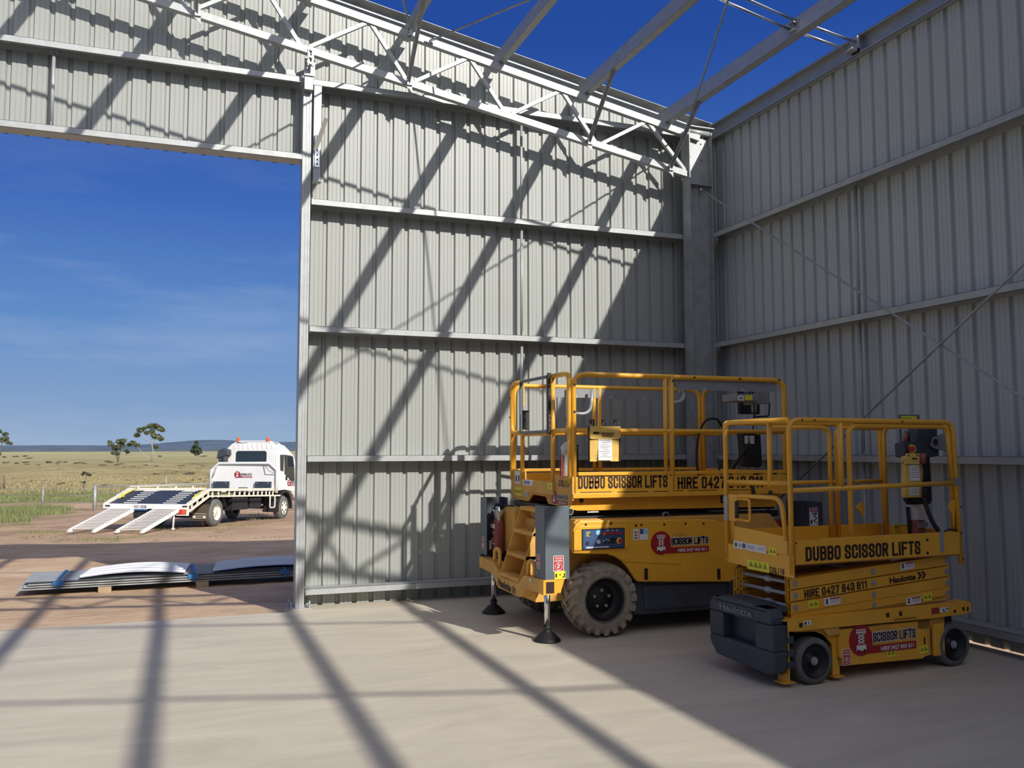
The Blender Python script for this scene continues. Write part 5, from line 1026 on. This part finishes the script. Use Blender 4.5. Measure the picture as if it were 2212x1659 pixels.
# ring front with an open hand hole
o0 = [(.56, .42), (.56, .24), (.20, .24), (.20, .42)]
for poly in ([(.74, .48), (.70, .535), (.06, .535), (.02, .48), (.02, .43), (.74, .43)], [(.74, .43), (.74, .25), (.57, .25), (.57, .43)], [(.20, .43), (.20, .25), (.0, .25), (.0, .43)], [(.74, .25), (.74, .20), (.66, .11), (.04, .085), (.0, .12), (.0, .25)]):
    m.prism(poly, -.34, -.22, 'x')
m.box(-.245, .1, .12, -.22, .7, .5); m.prism([(.70, .535), (.06, .535), (.06, .50), (.70, .50)], -.34, -.15, 'x'); m.build('counterweight', DGR, L2, .015)
m = M(); m.text('Haulotte', (-.342, .60, .452), NY, Z, .38, .05, .004); m.build('lettering', GRY, L2)
m = M()
for z_ in (.13, .21, .30, .38): m.box(-.22, .0, z_, -.16, .08, z_+.05)
m.build('block_rib', DGR, L2, .006)
m = M(); m.box(-.34, .2, .50, -.14, .62, .55); m.build('block_cap', DGR, L2, .01)
# scissor stack: long arms folded nearly flat
sl = .0625
pz = [.70, .617, .533, .455]
def arm(z_, y_, x0=-.14, x1=1.39, h=.078, nm_='scissor_arm'):
    m = M(); za, zb = z_+sl*(x0+.1), z_+sl*(x1+.1)
    m.prism([(x0, za-h/2), (x1, zb-h/2), (x1, zb+h/2), (x0, za+h/2)], y_, y_+.004, 'y'); m.prism([(x0, za-h/2), (x1, zb-h/2), (x1, zb+h/2), (x0, za+h/2)], y_+.036, y_+.04, 'y')
    m.prism([(x0, za+h/2-.004), (x1, zb+h/2-.004), (x1, zb+h/2), (x0, za+h/2)], y_, y_+.04, 'y'); m.prism([(x0, za-h/2), (x1, zb-h/2), (x1, zb-h/2+.004), (x0, za-h/2+.004)], y_, y_+.04, 'y')
    return m.build(nm_, YEL, L2, .0015)
for z_ in pz:
    for y_ in (.05, .095, .62, .665): arm(z_, y_, -.14 if y_ in (.05, .665) else -.12)
for i, z_ in enumerate(pz):
    for x_ in (-.10, .625, 1.365):
        if i == 3 and x_ < 0: continue
        zz = z_+sl*(x_+.1); m = M(); m.disc((x_, .05, zz), (0, -1, 0), .021, .006, 18); m.disc((x_, .044, zz), (0, -1, 0), .012, .003, 12); m.cyl((x_, .06, zz), (x_, .70, zz), .013, 10); m.build('pivot_pin', GALD, L2)
m = M()
for z_ in (.70, .617, .533): m.cyl((-.10, .14, z_), (-.10, .62, z_), .014, 10); m.lathe([(.014, .30), (.026, .31), (.026, .36), (.014, .37)], (-.10, 0, z_), 'y', 12)
m.build('cross_bar', ALU, L2)
m = M(); m.prism([(-.16, .37+.06), (1.35, .53), (1.35, .49), (.3, .47), (-.16, .465)], .05, .10, 'y'); m.build('scissor_arm', YEL2, L2)
def onarm(x_, z_, i): return (x_, .049, pz[i]+sl*(x_+.1)+z_)
ax = V((1, 0, sl)).normalized(); az = V((-sl, 0, 1)).normalized()
m = M(); a, b = -0.018,0.597; m.block('HIRE 0427 843 811', onarm(a, -.03, 1), ax, az, .58, .058); m.build('lettering', INK, L2)
m = M(); a, b = 0.783,0.651; m.text('Haulotte', onarm(a, -.026, 1), ax, az, .26, .046)
e0 = V(onarm(a+.275, -.028, 1))
for k in (0, 1):
    b_ = e0+ax*(.042*k)-Y*.001; m.add([b_, b_+ax*.025, b_+ax*.05+az*.028, b_+ax*.025+az*.028], [(0, 1, 2, 3)]); m.add([b_+az*.056, b_+ax*.025+az*.056, b_+ax*.05+az*.028, b_+ax*.025+az*.028], [(0, 1, 2, 3)])
m.build('maker_name', INK, L2)
for (a, b), i in (((0.229,0.558), 2), ((1.012,0.510), 3), ((0.961,0.771), 0)): m = M(); hand_label(m, (a, .048, b), ax, az, .15 if i else .14, .055); m.build('arm_label', [WHT, INK, MAR], L2)
for a, b in ((0.057,0.547), (1.154,0.526)): m = M(); picto_label(m, (a, .048, b), ax, az, .09, .055, 2); m.build('arm_label', [LIM, INK], L2)
# platform
m = M(); m.box(sx0+.01, .01, .83, sx1-.01, wy-.01, .86); m.build('deck', YEL2, L2)
m = M(); m.box(sx0+.02, -.012, .842, sx1-.03, .002, 1.005); m.box(sx0+.25, -.01, 1.0, sx1-.05, .02, 1.012); m.build('toe_board', YEL, L2, .002)
m = M(); m.box(sx0+.02, wy-.002, .842, sx1-.03, wy+.012, 1.02); m.build('toe_board', YEL, L2, .002)
m = M(); m.box(sx1-.02, 0, .842, sx1-.005, wy, 1.01); m.build('toe_board', YEL, L2, .002)
m = M(); a, b = -0.053,0.861; m.block('DUBBO SCISSOR LIFTS', (a, -.013, b), X, Z, 1.085, .098, .001); m.build('lettering', INK, L2)
m = M(); [m.flat((a, -.012, b), X, Z, .022, .018) for a, b in ((1.106,0.963), (1.106,0.866))]; m.build('slot', INK, L2)
m = M(); a, b = 1.254,0.873; m.box(a-.018, -.018, .865, a+.018, -.012, 1.03); m.build('clip_plate', GALD, L2)
q = [(.0, .745), (wy, .80), (wy, .91), (.0, .885)]
m = M(); m.prism([(-.01, .745), (-.01, .90), (wy+.01, .92), (wy+.01, .79), (wy-.03, .775)], sx0-.006, sx0+.004, 'x'); m.build('entry_beam', YEL, L2, .003)
m = M(); m.prism([(.045, .90), (.045, 1.03), (.65, 1.06), (.65, .915)], sx0-.012, sx0-.006, 'x'); m.build('gate_plate', YEL, L2, .002)
def E2(px): return px
lab = M(); a, b = 0.576,0.920; lab.m = 0; lab.flat((sx0-.013, a, b), NY, Z, .15, .055); lab.m = 3; lab.disc((sx0-.015, a-.05, b), (-1, 0, 0), .02, .002, 14); lab.m = 1; lab.flat((sx0-.015, a+.045, b), NY, Z, .02, .03); [lab.flat((sx0-.015, a, b+q), NY, Z, .035, .003) for q in (-.01, 0, .01)]
lab.build('safety_label', LB, L2); lab = M(); a, b = 0.441,0.918; lines_label(lab, (sx0-.013, a, b), NY, Z, .11, .055, 4); lab.build('safety_label', LB, L2); lab = M(); a, b = 0.326,0.916; lines_label(lab, (sx0-.013, a, b), NY, Z, .115, .055, 3); lab.build('safety_label', LB, L2)
m = M(); a, b = 0.195,0.913; picto_label(m, (sx0-.013, a, b), NY, Z, .085, .055, 2); m.build('safety_label', [LIM, INK], L2); m = M(); a, b = 0.373,0.789; picto_label(m, (sx0-.007, a, b), NY, Z, .25, .072, 4); m.build('safety_label', [LIM, INK], L2)
m = M(); a, b = 0.239,0.756; m.text('DSL118', (sx0-.007, a, b), NY, Z, .155, .045); m.build('lettering', INK, L2)
zt, zm = 1.855, 1.375
def hoop2(pts, r=.06, rad=.019, nm_='guard_rail'): m = M(); m.tube(fillet(pts, r), rad, 12); return m.build(nm_, YEL, L2)
# front corner posts and the near and far hoops
hoop2([(sx0, .01, .77), (sx0, .01, zt), (sx1-.04, .01, zt), (sx1+.0, .01, .76)], .09)
hoop2([(sx0, wy-.01, .80), (sx0, wy-.01, zt), (sx0, .02, zt)], .08)
hoop2([(sx0, wy-.01, zt-.06), (sx0, wy-.01, zt), (sx1-.04, wy-.01, zt), (sx1, wy-.01, .84)], .09)
a = .315
hoop2([(a+.085, .02, .86), (a+.085, .02, zt-.035), (sx1-.08, .02, zt-.035), (sx1-.05, .02, 1.37)], .08)
m = M(); m.tube([(a, .015, 1.38), (a, .015, zt)], .021, 10); m.build('post', YEL, L2)
m = M(); m.tube([(sx0, .012, zm-.02), (sx1-.03, .012, zm+.01)], .018, 10); m.build('mid_rail', YEL, L2)
m = M(); m.tube([(sx0, wy-.012, zm-.0), (sx1-.03, wy-.012, zm-.0)], .018, 10); m.m = 1; m.tube([(1.0, wy-.012, zm), (1.12, wy-.012, zm)], .022, 8); m.build('mid_rail', [YEL, LGR], L2)
m = M(); a, b = 0.222,1.548; m.tube([(sx0, a, zm), (sx0, a, zt)], .019, 10); m.build('post', YEL, L2)
m = M(); m.tube([(sx0, .02, zm+.03), (sx0, wy-.02, zm+.02)], .018, 10); m.build('mid_rail', YEL, L2)
for x_ in (.88, .95):
    hoop2([(x_, wy-.02, .9), (x_, wy-.02, zt-.03), (x_+(.5 if x_ > .9 else -.6), wy-.02, zt-.03)], .09, .018)
hoop2([(sx1-.02, wy-.04, .9), (sx1-.02, wy-.04, zt-.02), (sx1-.02, .05, zt-.02), (sx1-.02, .05, .9)], .08)
m = M(); m.prism([(1.22, 1.07), (1.20, 1.11), (1.13, 1.16), (1.20, 1.20), (1.23, 1.2)], wy-.03, wy-.02, 'y'); m.build('rail_bracket', YEL, L2); m = M(); a = sx1-.05; m.prism([(a, 1.05), (a-.015, 1.15), (a-.055, 1.20), (a-.02, 1.25), (a+.02, 1.26)], .015, .025, 'y'); m.build('rail_bracket', YEL, L2)
# entry gate
m = M(); m.tube(fillet([(sx0-.004, .66, .96), (sx0-.004, .66, 1.29), (sx0-.004, .10, 1.30), (sx0-.004, .06, 1.0)], .10), .017, 10); m.build('gate', YEL, L2)
m = M(); m.box(sx0-.02, .60, 1.10, sx0-.004, .70, 1.30); m.m = 1; m.box(sx0-.03, .70, 1.10, sx0+.0, .745, 1.29); m.m = 2; m.box(sx0-.022, .60, 1.12, sx0-.0, .62, 1.25); m.cyl((sx0-.02, .585, 1.14), (sx0-.02, .585, 1.25), .008, 8); m.build('gate_latch', [YEL, GALD, TBK], L2)
m = M(); m.tube(fillet([(sx0-.02, .60, 1.27), (sx0-.02, .44, 1.27), (sx0-.02, .44, 1.11), (sx0-.02, .60, 1.115)], .02), .010, 8); m.build('gate_handle', YEL, L2)
m = M(); m.box(sx1-.06, -.03, 1.37, sx1+.0, .05, 1.42); m.build('rail_clamp', LGR, L2)
m = M(); [m.disc((x_, -.009, z_), (0, -1, 0), .007, .004, 8) for x_, z_ in ((-.05, zt), (.06, zt), (.9, zt), (sx1-.0, 1.2), (sx1+.0, .80), (sx1-.01, 1.0), (-.13, 1.2), (-.13, .99))]; m.build('rail_bolt', TBK, L2)
W2 = Matrix.Translation((-1.96, -4.28, 0)) @ Matrix.Rotation(R(2.33), 4, 'Z')
def on2(name, label, cat, loc):
    return thing(name, label, cat, W2 @ V(loc), R(2.33))
yy = .22
# control station bracket
a, b = 1.311,1.720
c = on2('control_box', 'dark platform control station with a red stop button on the small lift', 'control box', (a, yy, b))
m = M(); f = lambda *q: [(x-a, z-b) for x, z in q]
m.prism(f((1.288,1.878), (1.544,1.881), (1.536,1.833), (1.514,1.795), (1.516,1.729), (1.527,1.647), (1.524,1.591), (1.448,1.581), (1.328,1.574), (1.157,1.582), (1.153,1.691), (1.271,1.713), (1.297,1.739), (1.305,1.812)), 0, .10, 'y'); m.build('housing', DGR, c, .008)
m = M(); x_, z_ = 1.224,1.647; m.disc((x_-a, 0, z_-b), (-.5, -1, 0), .036, .01, 18); m.m = 1; m.cyl((x_-a-.01, -.01, z_-b), (x_-a-.04, -.05, z_-b), .024, 14); m.build('stop_button', [LIM, RED], c)
m = M(); x_, z_ = 1.222,1.728; m.cyl((x_-a, .02, z_-b-.02), (x_-a, .02, z_-b+.05), .013, 10); m.m = 1; m.cyl((x_-a-.03, .02, z_-b-.02), (x_-a-.03, .02, z_-b+.04), .018, 10); m.build('joystick', [BLK, PINK], c)
m = M(); x_, z_ = 1.535,1.703; m.prism([(x_-a-.12, z_-b-.03), (x_-a-.09, z_-b+.04), (x_-a+.06, z_-b+.08), (x_-a+.06, z_-b-.08), (x_-a-.09, z_-b-.05)], -.02, -.01, 'y'); m.m = 1; m.disc((x_-a-.07, -.02, z_-b+.0), (0, -1, 0), .025, .006, 12); m.build('mount_arm', [LGR, BLK], c, .003)
a, b = 1.444,1.798
c = on2('instruction_card', 'yellow and white instruction card behind the control station of the small lift', 'card', (a-.04, .40, b))
m = M(); m.box(-.10, 0, -.13, .12, .01, .13); m.build('backing', GRY, c); m = M(); m.flat((-.0, -.001, .07), X, Z, .17, .10); m.m = 1; m.flat((.0, -.001, -.045), X, Z, .17, .12); m.m = 2; [m.flat((-.03+.03*(i % 2), -.003, .10-i*.016), X, Z, .09, .004) for i in range(5)]; [m.flat((.0, -.003, -.01-i*.018), X, Z, .12, .004) for i in range(4)]; m.build('print', [LIM, WHT, LGR], c)
a, b = 1.153,1.443
c = on2('document_bag', 'dusty yellow document bag with two papers hanging on the small lift', 'bag', (a, .15, b))
m = M(); m.prism([(-.105, -.17), (.085, -.17), (.10, .15), (-.09, .15)], -.02, .02, 'y'); m.build('pouch', BAG, c, .006)
m = M(); m.prism([(-.12, .09), (.04, .085), (.11, .10), (.11, .17), (-.08, .17)], -.035, -.022, 'y'); m.m = 1; m.flat((-.01, -.036, .13), X, Z, .05, .01); [m.disc((q, -.036, .155), (0, -1, 0), .006, .003, 8) for q in (-.07, .02, .09)]; m.build('flap', [BAG, INK], c)
m = M(); m.flat((.0, -.022, .02), X, Z, .10, .12); m.m = 1; [m.flat((.0, -.024, .06-i*.018), X, Z, .08, .003) for i in range(5)]; m.build('paper', [WHT, LGR], c)
m = M(); m.flat((-.01, -.022, -.11), X, Z, .10, .085); m.m = 1; [m.flat((-.01, -.024, -.085-i*.015), X, Z, .08, .003) for i in range(4)]; m.build('paper', [WHT, LGR], c)
m = M(); [m.tube([(q, -.03, .14), (q-.03, -.02, .09)], .004, 6) for q in (-.09,)]; m.m = 1; m.cyl((.06, -.05, .17), (.06, -.05, .09), .022, 12); m.m = 0; m.tube([(.06, -.05, .09), (.065, -.05, .02), (.06, -.04, -.12)], .007, 8); m.cyl((.065, -.05, -.1), (.065, -.05, -.17), .018, 10); m.build('plug', [BLK, PINK], c)
a, b = 1.329,1.427
c = on2('manual_case', 'black manual case behind the dusty yellow bag on the small lift', 'case', (a, .25, b))
m = M(); m.prism([(-.10, -.22), (.12, -.22), (.14, -.19), (.13, .20), (-.10, .18), (-.13, -.18)], 0, .05, 'y'); m.build('body', BLK, c, .012)
m = M(); m.box(-.05, -.006, .12, .08, 0, .15); m.build('clasp', DGR, c)
a, b = 1.362,0.965
c = on2('fire_extinguisher', 'red extinguisher in plastic standing inside the small lift platform', 'extinguisher', (a, .32, .865))
m = M(); m.lathe([(.058, 0), (.064, .02), (.062, .24), (.05, .28), (.02, .30), (0, .30)], (0, 0, 0), 'z', 16); m.m = 1; m.box(-.05, -.068, .16, .05, -.055, .20); m.box(.02, -.07, .125, .045, -.06, .14); m.build('cylinder', [PINK, LGR], c)
m = M(); m.lathe([(.066, .22), (.075, .30), (.06, .36), (.085, .42)], (0, 0, 0), 'z', 12); m.build('plastic_bag', PLA, c)
m = M(); m.tube([(-.075, -.0, .02), (-.08, 0, .2), (-.09, 0, .32)], .014, 8); m.build('hose', BLK, c)
a, b = 1.489,0.946; c = on2('caution_label_plate', 'small yellow caution plate on the toe board inside the small lift', 'label plate', (a, .60, .96))
m = M(); m.box(-.08, 0, -.06, .08, .01, .06); m.m = 1; m.text('CAUTION', (-.07, -.001, .03), X, Z, .14, .022); m.flat((.0, -.001, -.02), X, Z, .03, .03); m.build('plate', [LIM, INK], c)
c = on2('power_cable', 'thick black cable from the control station down to the small lift deck', 'cable', (0, 0, 0))
m = M(); a = [(1.308,1.290), (1.317,1.174), (1.346,1.058), (1.387,0.991), (1.362,0.975)]
m.tube(fillet([(x_, .2-.03*i, z_) for i, (x_, z_) in enumerate(a)], .05, 3), .017, 10); m.build('main_run', BLK, c)
m = M(); a = [(1.287,0.992), (1.332,1.022), (1.396,1.031), (1.459,1.011)]; m.tube(fillet([(x_, .02, z_) for x_, z_ in a], .04, 3), .006, 8); m.build('thin_loop', BLK, c)
bpy.context.view_layer.update()
